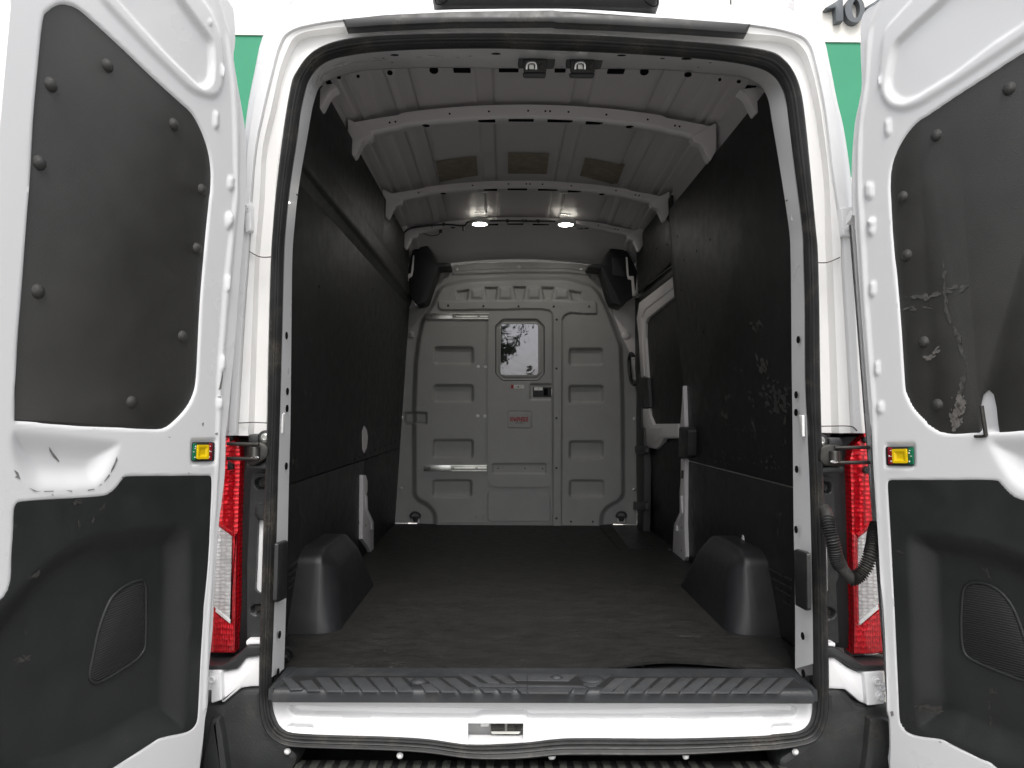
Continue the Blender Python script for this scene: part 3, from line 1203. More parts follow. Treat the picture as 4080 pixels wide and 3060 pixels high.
for k, (pts, inner, low) in enumerate(((Z('T', (822, 453), (1137, 455), (1128, 570), (1110, 607), (1050, 606), (805, 602), (805, 560)), Z('T', (850, 520), (1060, 520), (1055, 640), (855, 640)), Z('T', (848, 640), (1055, 635), (1045, 690), (855, 688))),
                                      (Z('T', (1250, 458), (1567, 462), (1530, 610), (1480, 612), (1225, 605), (1235, 520)), Z('T', (1268, 525), (1487, 525), (1480, 645), (1270, 645)), Z('T', (1262, 645), (1484, 640), (1470, 692), (1270, 690))))):
    FL = Frame((0, .20, 2.675), (1, 0, 0), (0, -.42, .9))
    a = FL.uvs(pts)
    lt = prism('door_latch', FL, fillet(a, .014), -.03, .012, 'black plastic', van, bev=.006)
    lt['label'] = 'black rear door latch housing under the roof header'
    prism('latch_case', FL, fillet(FL.uvs(inner, .03), .006), .005, .03, 'black plastic', lt, bev=.005)
    prism('latch_base', FL, fillet(FL.uvs(low, .02), .006), -.03, .022, 'black plastic', lt, bev=.005)
    o = Z('T', (0, 0), (1, 0))[0]
    x0 = 880 if k == 0 else 1310
    lp = Z('T', (x0, 612), (x0 + 3, 575), (x0 + 15, 556), (x0 + 45, 550), (x0 + 75, 556), (x0 + 85, 575), (x0 + 84, 612))
    tube('striker_loop', spline([FL.hit(p, .042) for p in lp], 4, False), .0042, 'chrome', lt, 8)
    pl = Z('T', (x0 + 22, 565), (x0 + 65, 565), (x0 + 68, 610), (x0 + 22, 610))
    prism('latch_plate', FL, fillet(FL.uvs(pl, .034), .003), .03, .035, 'steel', lt, bev=.001)
    pc = FL.uv(Z('T', (x0 + 138, 590))[0], .032)
    put('latch_pawl', ME_BOLT, 'dark steel', lt, FL.mat(*pc, .03), (.010, .012, .010))

# ------------------------------------------------------------------ cargo floor and mat
prism('cargo_floor', Frame((0, 0, FZ - .03), (1, 0, 0), (0, 1, 0)), [(-.92, .02), (.92, .02), (.92, YB + .05), (-.92, YB + .05)], 0, .02, 'arch plastic', van)  # floor coloured black to put shade into the gap under the mat edge
matp = []
edge = Z('N', (232, 945), (300, 938), (700, 955), (1200, 962), (1500, 955), (1850, 948), (2150, 952), 'O', (440, 956), (640, 949), (850, 935), (1100, 910), (1300, 905), (1600, 912), (1900, 927), (2140, 935))
e3 = spline([FLOOR.hit(p) for p in edge], 4, False)
bm = bmesh.new()
cols = []
for p in e3:
    row = []
    x = p[0]
    lift = .014 * float(np.exp(-((x - .38) / .22) ** 2))
    for j, y in enumerate([p[1]] + list(np.linspace(.20, YB - .005, 16))):
        z = FZ + lift * math.exp(-(y - p[1]) / .10)
        row.append(bm.verts.new((x * (1 + .13 * min(1, max(0, (y - .15) / .4))), y, z)))
    low = bm.verts.new((row[0].co.x, row[0].co.y + .001, row[0].co.z - .008))
    cols.append([low] + row)
for a, b in zip(cols, cols[1:]):
    for j in range(len(a) - 1):
        bm.faces.new((a[j], b[j], b[j + 1], a[j + 1]))
cm = finish(bm, 'cargo_mat', 'mat rubber', None, 60)
tag(cm, 'scuffed black rubber mat covering the van cargo floor', 'floor mat')

# ------------------------------------------------------------------ side walls
WL = Frame((-.893, 0, FZ), (0, 1, 0), (.055, 0, 1.0))                 # left wall, leaning in
WR = Frame((.893, 0, FZ), (0, 1, 0), (-.055, 0, 1.0), flip=True)       # right wall
WT = 1.60                                                              # height of the belt moulding along the wall
SEAM = .545


def plate(name, fr, poly, material, w=.0, t=.012, parent=van, bev=.0025, r=.0):
    return prism(name, fr, fillet(poly, r) if r else poly, w - t, w, material, parent, bev=bev)


# backing skins so that the shell is closed
prism('wall_skin', WL, [(.14, 0), (YB + .1, 0), (YB + .1, 2.15), (.14, 2.15)], -.06, -.035, 'interior paint', van)
prism('wall_skin', WR, [(.14, 0), (1.85, 0), (1.85, 2.15), (.14, 2.15)], -.06, -.035, 'interior paint', van)
post = Z('J', (825, 540), (845, 540), (858, 580), (858, 650), (850, 690), (855, 790), (895, 880), (900, 930), (903, 1155), (893, 1155), (870, 1080), (820, 1010))
yl = WL.uv(Z('J', (832, 480))[0])[0]
lo_seam = [WL.uv(p) for p in Z('J', (300, 595), (1072, 346))]
sA = lo_seam[0][1] + .0
sB = lo_seam[1][1]
plate('wall_panel', WL, [(.13, 0), (yl - .002, 0), (yl - .002, sB - .002), (.13, sB - .002)], 'liner')
plate('wall_panel', WL, [(yl + .002, 0), (YB, 0), (YB, sB - .002), (yl + .002, sB - .002)], 'liner')
plate('wall_panel', WL, [(.13, sB + .002), (YB, sB + .002), (YB, WT - .02), (.13, WT - .02)], 'liner')
# belt moulding and upper wall
for s, fr, y1 in ((-1, WL, YB), (1, WR, YB)):
    prof = [(-.03, -.05), (-.004, -.05), (.004, -.02), (.008, .0), (.011, .008), (.017, .014), (.021, .022), (.022, .034), (.021, .050), (.018, .11)]
    rows_ = [[tuple(fr.xyz(y, WT + v, w)) for w, v in prof] for y in ([.13, y1] if s < 0 else [.13, 1.70])]
    if s < 0:
        loft('wall_moulding', rows_, 'liner', van, angle=60)
UL = Frame((-.786, 0, 2.36), (0, 1, 0), (.02, 0, 1))
UR = Frame((.775, 0, 2.36), (0, 1, 0), (-.02, 0, 1), flip=True)
plate('upper_wall_panel', UL, [(.13, .0), (1.82, .0), (1.82, .34), (.13, .34)], 'liner', 0)
plate('upper_wall_panel', UL, [(1.824, .0), (2.86, .0), (2.86, .34), (1.824, .34)], 'liner', 0)
# oval reveal and white post on the left wall
slot = Z('J', (831, 178), (850, 210), (858, 262), (850, 340), (830, 380), (818, 350), (816, 220))
prism('wall_reveal', WL, WL.uvs(slot, .001), -.004, .002, 'interior paint', van)
prism('wall_post', WL, WL.uvs(post, .02), -.01, .02, 'interior paint', van, bev=.003)
prism('post_rib', WL, WL.uvs(Z('J', (846, 690), (856, 690), (860, 790), (900, 880), (903, 945), (890, 940), (888, 890), (850, 800)), .028), .015, .028, 'interior paint', van, bev=.003)
pn = WL.uv(Z('J', (843, 912))[0], .02)
put('hole', ME_DISC, 'dark hole', van, WL.mat(*pn, .0205), (.008, .008, .001))
put('anchor_plug', ME_DOME, 'black plastic', van, WL.mat(*WL.uv(Z('J', (930, 1110))[0], .03), .03), (.03, .03, .03))
# rivets along the seams
for a, b, n in (((760, 425), (1060, 290), 9), ((785, 445), (1060, 365), 5)):
    for k in range(n):
        t = k / (n - 1)
        p = Z('J', (a[0] + (b[0] - a[0]) * t, a[1] + (b[1] - a[1]) * t))[0]
        put('rivet', ME_DOME, 'dark hole', van, WL.mat(*WL.uv(p), 0), (.006, .006, .004))
for p in Z('F', (500, 630), (910, 240), (935, 250), (865, 420), (895, 650), (915, 830), (875, 1070), (845, 1330), (700, 250), (800, 340), (1000, 310), (1020, 470)):
    put('rivet', ME_DOME, 'dark hole', van, WL.mat(*WL.uv(p), 0), (.006, .006, .004))

# right wall: quarter panels to the C pillar
yr0 = WR.uv(Z('K', (1345, 700))[0])[0]
sR = [WR.uv(p) for p in Z('K', (1362, 435), (2133, 632))]
plate('wall_panel', WR, [(.13, 0), (yr0, 0), (yr0, sR[0][1] - .003), (.13, sR[1][1] - .003)], 'liner')
xr_top = [WR.uv(p) for p in Z('G', (1222, 0), (1245, 480), (1270, 770), (1308, 1150), (1332, 1360), (1340, 1659), 'K', (1362, 190), (1362, 428))]
plate('wall_panel', WR, [(.13, sR[1][1] + .003), (sR[0][0], sR[0][1] + .003)] + xr_top[::-1] + [(xr_top[0][0], 1.93), (.13, 1.93)], 'liner worn')['label'] = 'scratched black plywood panel on the right cargo wall'
prism('seam_strip', WR, [(.13, sR[1][1] - .004), (sR[0][0], sR[0][1] - .004), (sR[0][0], sR[0][1] + .004), (.13, sR[1][1] + .004)], -.012, -.006, 'steel', van)
for p in Z('G', (1290, 260), (1340, 435), (1430, 368), (1530, 285), (1212, 320), (1135, 350), (1320, 660), (1480, 960)):
    put('rivet', ME_DOME, 'dark hole', van, WR.mat(*WR.uv(p), 0), (.006, .006, .004))
prism('wall_reveal', WR, WR.uvs(Z('K', (1765, 978), (1775, 990), (1780, 1045), (1770, 1050), (1760, 1010)), .001), -.004, .002, 'interior paint', van)
# slotted vent at the right rear
for a, b in (((1970, 1225), (2060, 1280)), ((2080, 1285), (2130, 1310)), ((1998, 1298), (2060, 1335)), ((2075, 1340), (2130, 1372)), ((2022, 1368), (2062, 1392)), ((2080, 1398), (2128, 1430)), ((2080, 1465), (2128, 1498))):
    pa, pb = WR.uv(Z('K', a)[0]), WR.uv(Z('K', b)[0])
    d = np.array(pb) - np.array(pa)
    nrm = np.array((-d[1], d[0])) / np.linalg.norm(d) * .004
    prism('vent_slat', WR, [tuple(np.array(pa) - nrm), tuple(np.array(pb) - nrm), tuple(np.array(pb) + nrm), tuple(np.array(pa) + nrm)], -.003, .008, 'arch plastic', van, bev=.003)
for a, b in (((275, 1220), (330, 1170)), ((275, 1270), (320, 1230)), ((275, 1320), (305, 1290)), ((275, 1365), (300, 1345))):
    pa, pb = WL.uv(Z('J', a)[0]), WL.uv(Z('J', b)[0])
    d = np.array(pb) - np.array(pa)
    nrm = np.array((-d[1], d[0])) / np.linalg.norm(d) * .004
    prism('vent_slat', WL, [tuple(np.array(pa) - nrm), tuple(np.array(pb) - nrm), tuple(np.array(pb) + nrm), tuple(np.array(pa) + nrm)], -.003, .008, 'arch plastic', van, bev=.003)

# ------------------------------------------------------------------ sliding door bay on the right
SD = Frame((.893, 0, FZ), (0, 1, 0), (-.045, 0, 1.0), flip=True)
bay = prism('side_door', SD, [(1.75, -.1), (YB + .05, -.1), (YB + .05, 1.9), (1.75, 1.9)], -.06, -.03, 'liner', van)
bay['label'] = 'closed side sliding door with black lining'


def bayplate(name, pts, w, t, material, r=.006, bev=.004):
    return prism(name, SD, fillet(SD.uvs(pts, w), r), w - t, w, material, bay, bev=bev)


bayplate('window_blank', Z('G', (1262, 690), (1312, 1150), (1340, 1360), (1340, 1640), (1110, 1640), (1080, 1500), (1062, 1300), (1045, 1000), (1060, 870)), -.012, .01, 'liner')
bayplate('lower_lining', Z('K', (1045, 330), (1320, 280), (1320, 1010), (1262, 1075), (1110, 1072), (1030, 990)), -.012, .01, 'liner')
bayplate('door_frame', Z('G', (1250, 555), (1262, 705), (1070, 862), (1052, 900), (1050, 1010), (1068, 1302), (1018, 1302), (1002, 1010), (986, 860), (1005, 745)), .006, .03, 'interior paint', bev=.012)
bayplate('frame_rib', Z('G', (1252, 600), (1256, 640), (1050, 800), (1025, 860), (1028, 1000), (1045, 1290), (1030, 1290), (1015, 1000), (1010, 860), (1035, 780)), .012, .008, 'interior paint')
bayplate('latch_cover', Z('G', (1018, 1300), (1070, 1300), (1082, 1520), (1022, 1520)), .010, .03, 'black plastic')
bayplate('hinge_arm_cover', Z('K', (1030, 48), (1076, 48), (1082, 105), (1108, 165), (1288, 163), (1288, 272), (1182, 276), (1160, 322), (1130, 352), (1062, 340), (1040, 260)), .008, .03, 'interior paint', bev=.014)
bayplate('arm_recess', Z('K', (1098, 190), (1168, 190), (1160, 260), (1130, 300), (1105, 300)), .012, .008, 'interior paint', bev=.004)
bayplate('edge_strip', Z('K', (1036, 400), (1044, 400), (1044, 700), (1062, 740), (1062, 812), (1042, 812), (1038, 985), (1105, 1068), (1098, 1074), (1026, 1002), (1030, 800)), .004, .01, 'interior paint', r=.001, bev=.001)
PS = PX(.835)
seal = Z('G', (972, 692), (1247, 482), (1252, 556), (1010, 742), (990, 800), (988, 880), (1002, 1200), (1022, 1659), 'K', (1036, 200), (1042, 500), (1036, 950), (1024, 1002), (992, 960), (985, 500), (985, 0),
         'G', (985, 1350), (966, 1120), (944, 930), (940, 800), (950, 725))
prism('door_seal', PS, PS.uvs(seal), -.05, .0, 'grey seal', van, bev=.012)
tube('seal_edge', spline([PS.hit(p, .002) for p in Z('G', (1247, 480), (975, 688), (944, 750), (936, 850), (942, 930))], 4, False), .004, 'interior paint', van, 6)
for pts in (Z('K', (978, 325), (1040, 325), (1056, 340), (1056, 378), (1030, 388), (978, 375)), Z('K', (962, 735), (1040, 735), (1056, 745), (1056, 795), (1030, 800), (962, 792))):
    prism('seal_clip', PS, fillet(PS.uvs(pts, .012), .005), -.01, .014, 'black plastic', van, bev=.004)
hp_ = Z('G', (965, 1140), (948, 1122), (936, 1150), (934, 1200), (942, 1290), (955, 1335), (972, 1350), (982, 1335))
tube('grab_handle', spline([PS.hit(p, .05) for p in hp_], 5, False), .013, 'black plastic', van, 10)
for p in Z('G', (964, 1157), (973, 1307)):
    put('bolt', ME_BOLT, 'steel', van, PS.mat(*PS.uv(p, .055), .055), (.008, .008, .008))
# C pillar strip and its bump stop
CP = WR
prism('pillar_strip', CP, CP.uvs(Z('G', (1327, 1360), (1331, 1360), (1342, 1659), 'K', (1338, 195), (1306, 195), (1312, 120), (1322, 0)), .02), -.03, .02, 'interior paint', van, bev=.003)
prism('pillar_strip', CP, CP.uvs(Z('K', (1312, 420), (1345, 425), (1342, 560), (1340, 900), (1348, 1140), (1336, 1170), (1250, 1172), (1258, 965), (1262, 910), (1304, 815), (1303, 660), (1312, 560)), .02), -.03, .02, 'interior paint', van, bev=.004)
prism('post_rib', CP, CP.uvs(Z('K', (1262, 905), (1304, 812), (1304, 690), (1315, 690), (1318, 815), (1280, 910), (1280, 950), (1262, 950)), .03), .018, .03, 'interior paint', van, bev=.003)
prism('post_hole', CP, fillet(CP.uvs(Z('K', (1318, 505), (1334, 505), (1332, 565), (1316, 565)), .021), .004), .015, .0215, 'dark steel', van)
prism('bump_stop', CP, fillet(CP.uvs(Z('K', (1298, 186), (1355, 188), (1364, 215), (1362, 400), (1345, 418), (1292, 414)), .045), .008), .0, .045, 'rubber', van, bev=.01)
for p in Z('K', (1318, 925), (1318, 1093)):
    put('hole', ME_DISC, 'dark hole', van, WR.mat(*WR.uv(p, .02), .0205), (.006, .006, .001))
put('anchor_plug', ME_DOME, 'black plastic', van, WR.mat(*WR.uv(Z('K', (1232, 1135))[0], .03), .03), (.032, .045, .03))
# upper wall over the side door
plate('upper_wall_panel', Frame((.803, 0, 2.36), (0, 1, 0), (-.03, 0, 1), flip=True), [(1.80, .0), (2.86, .0), (2.86, .36), (1.80, .36)], 'liner', 0)
# step well beside the door
prism('step_well', FLOOR, FLOOR.uvs(Z('K', (805, 905), (985, 910), (1030, 1000), (1100, 1072), (935, 1085)), .003), -.002, .004, 'black plastic', van, bev=.001)
tube('mat_edge_rib', spline([FLOOR.hit(p, .004) for p in Z('K', (722, 918), (790, 1000), (860, 1080))], 4, False), .004, 'mat rubber', van, 6)

# ------------------------------------------------------------------ wheel arches


def wheel_arch(s):
    prof = [(.50, -.12), (.505, 0), (.60, .225), (.66, .268), (.80, .278), (1.00, .27), (1.12, .22), (1.30, .05), (1.345, -.12)]
    prof = fillet([(.495, -.12), (.515, .0), (.605, .255), (.66, .282), (1.00, .282), (1.10, .25), (1.345, .0), (1.36, -.12)], .10, 7)
    bm = bmesh.new()
    rings_ = []
    R_ = .085
    levels = [(.90, 0), (.86, 0), (.82, 0), (.705 + R_, 0)] + [(.705 + R_ * (1 - math.sin(a)), R_ * (1 - math.cos(a))) for a in [math.radians(q) for q in (15, 30, 45, 60, 75, 86)]]
    for x, d in levels:
        q = fillet(offset(prof.raw, d), max(.10 - d * .3, .02), 7)
        rings_.append([bm.verts.new((s * (x + .05 * max(0, z) / .28 * min(1, max(0, (.80 - x) / .06))), y, FZ + z)) for y, z in q])
    for a, b in zip(rings_, rings_[1:]):
        for k in range(len(a)):
            bm.faces.new((a[k - 1], a[k], b[k], b[k - 1]))
    bm.faces.new(rings_[-1])
    wa = finish(bm, 'wheel_arch', 'arch plastic', van, 60)
    return wa


wheel_arch(-1)
wheel_arch(1)

# ------------------------------------------------------------------ sill plate with raised tread
ZS = .727
SP = Frame((0, 0, ZS), (1, 0, 0), (0, 1, 0))
a0, a1 = SP.uv(Z('N', (150, 1087))[0]), SP.uv(Z('Q', (664, 1087))[0])
yf = (a0[1] + a1[1]) / 2
yb_ = .150
bm = bmesh.new()
sx0, sx1 = a0[0], a1[0]
prof = [(yb_, -.02), (yb_, 0), (yf + .016, .0), (yf + .006, -.002), (yf + .001, -.008), (yf - .001, -.016), (yf - .001, -.036), (yf + .012, -.036)]
rows_ = []
for x in np.linspace(sx0, sx1, 24):
    rows_.append([(x, y, ZS + z) for y, z in prof])
sill = loft('sill_plate', rows_, 'sill plastic', van, angle=50)
prism('sill_end', SP, [(sx0 - .01, yf), (sx0 + .004, yf), (sx0 + .02, yb_), (sx0 - .01, yb_)], -.03, .001, 'sill plastic', sill)
prism('sill_end', SP, [(sx1 + .01, yf), (sx1 - .004, yf), (sx1 - .02, yb_), (sx1 + .01, yb_)], -.03, .001, 'sill plastic', sill)


prism('tread_shade', SP, [(sx0 + .012, yf + .022), (sx1 - .012, yf + .022), (sx1 - .03, SP.uv(Z('N', (600, 984))[0])[1]), (sx0 + .03, SP.uv(Z('N', (600, 984))[0])[1])], -.004, .0008, 'tread shade', sill)  # dark sheet laid on the sill, painting shade into the grooves between pads


def pad(zone, *pts):
    prism('tread_pad', SP, fillet(SP.uvs(Z(zone, *pts), .004), .003, 2), -.002, .0028, 'tread pad', sill, bev=.001)


pad('N', (228, 992), (292, 992), (380, 1072), (285, 1075))
pad('N', (358, 1016), (445, 1006), (508, 1082), (412, 1082))
for x in (475, 605, 740, 872, 1003):
    pad('N', (x, 990), (x + 100, 990), (x + 192, 1088), (x + 78, 1088))
pad('N', (1138, 992), (1180, 992), (1250, 1010), (1190, 1040))
pad('N', (1245, 1040), (1320, 1035), (1385, 1090), (1280, 1090))
for x in (1268, 1402):
    pad('N', (x, 992), (x + 102, 992), (x + 250, 1095), (x + 140, 1095)) if x == 1402 else pad('N', (x, 992), (x + 102, 992), (x + 245, 1092), (x + 130, 1092))
pad('N', (1512, 965), (1588, 965), (1700, 1032), (1850, 1036), (2028, 1040), (2028, 1055), (1660, 1054))
pad('N', (1636, 965), (1720, 965), (1830, 1030), (1740, 1030))
pad('N', (1762, 965), (1845, 965), (1950, 1030), (1868, 1030))
pad('N', (1885, 962), (2028, 962), (2028, 1011), (1942, 1010))
pad('N', (1672, 1064), (1760, 1064), (1795, 1092), (1712, 1092))
pad('N', (1802, 1064), (1900, 1064), (1930, 1094), (1838, 1094))
pad('N', (1940, 1062), (2028, 1063), (2028, 1100), (1985, 1098))
pad('O', (186, 962), (555, 968), (492, 1015), (186, 1012))
pad('O', (186, 1042), (560, 1045), (620, 1058), (186, 1056))
pad('O', (190, 1064), (522, 1068), (490, 1102), (190, 1100))
pad('O', (548, 1070), (640, 1070), (612, 1104), (520, 1103))
pad('O', (590, 1040), (720, 975), (800, 975), (690, 1055), (640, 1056))
for x in (835, 925, 1055, 1185, 1315, 1440, 1560, 1690, 1820, 1940, 2060):
    pad('O', (x, 992), (x + 90, 992), (x - 20, 1098), (x - 125, 1098))
for p, a in ((Z('N', (1232, 1030))[0], .024), (Z('O', (665, 1015))[0], .036), (Z('O', (402, 1002))[0], .018)):
    u, v = SP.uv(p)
    put('sill_boss', ME_DOME, 'sill plastic', sill, SP.mat(u, v, .003), (a, a * .8, .014))

# ------------------------------------------------------------------ white tail panel under the sill
TPF = PY(.012)
si_low = [REAR.uv(Z(*s[1])[0]) for s in ST]
low = [TPF.uv(Z(*s[1])[0]) for s in ST[38:]]
low = spline(low, 4, False)
ztop = ZS - .034
outl = [p for p in low if p[1] < ztop] + [(low[-1][0], ztop), (low[0][0], ztop)]
pk = TPF.uvs(Z('N', (1595, 1328), (2000, 1328), (2000, 1476), (1595, 1476)))
cL = fillet(TPF.uvs(Z('N', (330, 1330), (470, 1335), (470, 1400), (300, 1395), (240, 1365), (290, 1325))), .01)
cR = fillet(TPF.uvs(Z('Q', (345, 1335), (480, 1325), (530, 1345), (500, 1380), (340, 1405))), .01)
band = fillet(TPF.uvs(Z('N', (245, 1203), (1665, 1222), (2000, 1224), 'O', (175, 1226), (900, 1226), 'Q', (480, 1205), (560, 1218), (540, 1278), (200, 1288), 'O', (900, 1302), (190, 1300), (175, 1275),
                        'N', (2000, 1272), (1700, 1272), (1640, 1300), (1000, 1295), (320, 1278))), .012)
tp = relief('tail_panel', TPF, outl, .005, 'white paint', van, feats=[(band, -.022, .008), (cL, -.012, .012), (cR, -.012, .012)], holes=[pk],
            base=lambda u, v: (ztop - v) * .20 - .012 + 0 * u, rim=.03)
# latch pocket
u0, u1 = pk[0][0], pk[1][0]
v1, v0 = pk[0][1], pk[2][1]
hc = (ztop - v1) * .20 - .012
pkt = prism('latch_pocket', TPF, [(u0 - .002, v0 - .02), (u1 + .002, v0 - .02), (u1 + .002, v1 + .002), (u0 - .002, v1 + .002)], -.075, -.07, 'white paint dusty', van)
prism('pocket_side', TPF, [(u0 - .004, v0 - .02), (u0, v0 - .02), (u0, v1), (u0 - .004, v1)], -.07, hc - .001, 'white paint', pkt)
prism('pocket_side', TPF, [(u1, v0 - .02), (u1 + .004, v0 - .02), (u1 + .004, v1), (u1, v1)], -.07, hc - .001, 'white paint', pkt)
prism('pocket_roof', TPF, [(u0, v1), (u1, v1), (u1, v1 + .003), (u0, v1 + .003)], -.07, hc, 'white paint', pkt)
prism('pocket_floor', TPF, [(u0, v0 - .01), (u1, v0 - .01), (u1, v0 + .012), (u0, v0 + .012)], hc - .03, (ztop - v0) * .20 - .014, 'white paint', pkt)
um = (u0 + u1) / 2
vm = (v0 + v1) / 2 + .012
sl = prism('sill_latch', TPF, fillet([(um - .015, vm - .012), (um + .075, vm - .012), (um + .08, vm + .004), (um + .07, vm + .022), (um - .01, vm + .022)], .005), -.07, -.02, 'dark steel', van, bev=.004)
prism('latch_fork', TPF, fillet([(um + .026, vm - .008), (um + .034, vm - .008), (um + .034, vm + .024), (um + .026, vm + .024)], .002), -.02, -.004, 'steel', sl, bev=.002)
prism('latch_lip', TPF, fillet([(um - .012, vm - .020), (um + .07, vm - .020), (um + .075, vm - .012), (um - .016, vm - .012)], .003), -.06, -.01, 'zinc', sl, bev=.003)
for du, dv in ((.005, .004), (.055, .006), (.062, -.004)):
    put('bolt', ME_BOLT, 'dark steel', sl, TPF.mat(um + du, vm + dv, -.02), (.006, .006, .006))
prism('latch_tab', TPF, fillet([(um - .045, vm - .010), (um - .018, vm - .010), (um - .018, vm + .024), (um - .045, vm + .024)], .003), -.07, -.035, 'white paint dusty', sl, bev=.003)
put('bolt', ME_BOLT, 'dark steel', sl, TPF.mat(um - .031, vm + .012, -.035), (.009, .009, .008))

# ------------------------------------------------------------------ bumper step
BZ = .492
BF = Frame((0, 0, BZ), (1, 0, 0), (0, 1, 0))
bmp = prism('bumper', BF, fillet([(-1.0, .06), (1.0, .06), (1.0, -.20), (.9, -.26), (-.9, -.26), (-1.0, -.20)], .03), -.22, 0, 'bumper plastic', van, bev=.012)
prism('bumper_ledge', REAR, REAR.uvs(Z('N', (60, 1250), (110, 1370), (190, 1440), (320, 1480), (600, 1495), (1300, 1525), (1600, 1570), (1850, 1578), 'O', (200, 1568), (600, 1548), (1300, 1545), (1900, 1510),
      'Q', (400, 1505), (600, 1462), (690, 1410), (750, 1270), (800, 1560), 'O', (2100, 1545), (1300, 1568), (600, 1572), (200, 1592), 'N', (1600, 1592), (1300, 1556), (1000, 1545), (300, 1530), (60, 1540))), -.05, -.012, 'bumper plastic', van, bev=.004)
xg = np.linspace(-.70, .70, 34)
for k, x in enumerate(xg):
    if k == 29:
        continue
    prism('step_rib', BF, [(x - .0105, -.20), (x + .0105, -.20), (x + .0115, .035), (x - .0115, .035)], -.004, .0085, 'step plastic', bmp, bev=.003)
for p in Z('N', (265, 1542), (1092, 1573), (2206, 1578), 'O', (372, 1577), (1352, 1577), (2158, 1545), 'Q', (537, 1545)):
    u, v = REAR.uv(p, .012)
    put('push_clip', ME_DOME, 'white plastic', bmp, REAR.mat(u, v, .010), (.0085, .0085, .012))

# ------------------------------------------------------------------ bulkhead
b_out = Z('P', (340, 245), (540, 213), (900, 180), (1530, 163), 'R', (0, 168), (600, 190), (712, 213), (716, 256), (905, 262), (930, 340), (1000, 590), (1055, 762), (1090, 960), (1180, 1180), (1250, 1340), (1330, 1500),
          'G', (985, 1400), 'K', (988, 0), (990, 905), (800, 898), (700, 908), (430, 914), (0, 914), 'J', (1390, 907), (1185, 889), (1040, 889), (1060, 0), 'F', (1090, 1000), (1150, 800), 'P', (140, 780), (180, 750), (280, 500))
b_out = BULK.uvs(b_out)
body = fillet(BULK.uvs(Z('J', (1332, 960), (1332, 830), (1290, 775), (1220, 740), (1180, 690), (1178, 170), 'F', (1178, 1540), (1190, 1200), (1215, 1000), (1250, 850),
                         'P', (230, 800), (330, 560), (440, 470), (800, 400), (1500, 368), (2212, 368), 'R', (500, 400), (780, 480), (900, 600), (1000, 800), (1080, 1000), (1230, 1400),
                         'G', (893, 1150), 'K', (905, 0), (910, 690), (870, 745), (790, 785), (750, 830), (745, 960))), .03)
BH = [(body, .045, .045)]
BH.append((fillet(BULK.uvs(Z('J', (1120, 75), (1300, 75), (1300, 168), (1120, 168))), .012), -.04, .016))
for zone, x0, y0, x1, y1 in (('F', 1345, 1072, 1640, 1208), ('F', 1340, 1348, 1640, 1484), ('J', 1335, 273, 1638, 418), ('J', 1333, 566, 1628, 700),
                             ('G', 484, 1082, 744, 1216), ('G', 484, 1353, 746, 1490), ('K', 486, 283, 746, 424), ('K', 486, 568, 750, 705)):
    BH.append((fillet(BULK.uvs(Z(zone, (x0, y0), (x1, y0), (x1, y1), (x0, y1))), .030), -.026, .018))
tee = BULK.uvs(Z('P', (350, 745), (2212, 752), 'R', (800, 752), (832, 790), (836, 935), (800, 945), (430, 930), (370, 960), (325, 1020), 'K', (438, 960), (366, 960),
                 'R', (182, 1000), (175, 940), (130, 890), (0, 878), 'P', (1900, 872), (420, 890), (360, 860)))
BH.append((fillet(tee, .012), .016, .008))
for zone, pts in (('P', ((612, 596), (822, 570), (792, 742), (640, 742))), ('P', ((1028, 540), (1242, 536), (1215, 742), (1055, 742))), ('P', ((1440, 530), (1655, 530), (1612, 742), (1486, 742))),
                  ('P', ((1855, 536), (2065, 542), (2022, 742), (1890, 742))), ('R', ((412, 580), (622, 612), (606, 745), (462, 745)))):
    BH.append((fillet(BULK.uvs(Z(zone, *pts)), .008), -.026, .014))
for zone, pts in (('P', ((835, 575), (1025, 552), (1012, 725), (835, 725))), ('P', ((1250, 540), (1432, 535), (1440, 730), (1235, 730))), ('P', ((1665, 535), (1850, 545), (1850, 725), (1660, 725))), ('R', ((225, 555), (415, 585), (425, 725), (215, 725)))):
    BH.append((fillet(BULK.uvs(Z(zone, *pts)), .006), .012, .02))
BH.append((BULK.uvs(Z('P', (560, 300), (900, 268), (1530, 250), (2212, 250), 'R', (600, 280), (700, 300), (695, 365), (600, 350), 'P', (2212, 335), (1500, 330), (560, 362))), .016, .010))
BH.append((fillet(BULK.uvs(Z('P', (415, 240), (505, 240), (505, 390), (415, 390))), .004), -.006, .004))
BH.append((fillet(BULK.uvs(Z('R', (740, 262), (835, 262), (835, 420), (740, 415))), .004), -.006, .004))
BH.append((fillet(BULK.uvs(Z('J', (1736, 655), 'K', (352, 657), (357, 880), 'J', (1737, 880))), .035), .007, .006))
BH.append((fillet(BULK.uvs(Z('F', (1160, 960), (1195, 960), (1200, 1010), (1160, 1010))), .008), .012, .008))
bulk = relief('bulkhead', BULK, b_out, .0062, 'bulkhead grey', van, feats=BH, rim=.03)
bulk['label'] = 'grey moulded bulkhead closing off the cargo bay'
prism('bulkhead_foot', BULK, BULK.uvs(Z('J', (1395, 878), (2212, 880), 'K', (0, 882), (428, 882), (434, 912), (0, 914), 'J', (1395, 908)), .05), .0, .05, 'bulkhead grey', bulk, bev=.004)

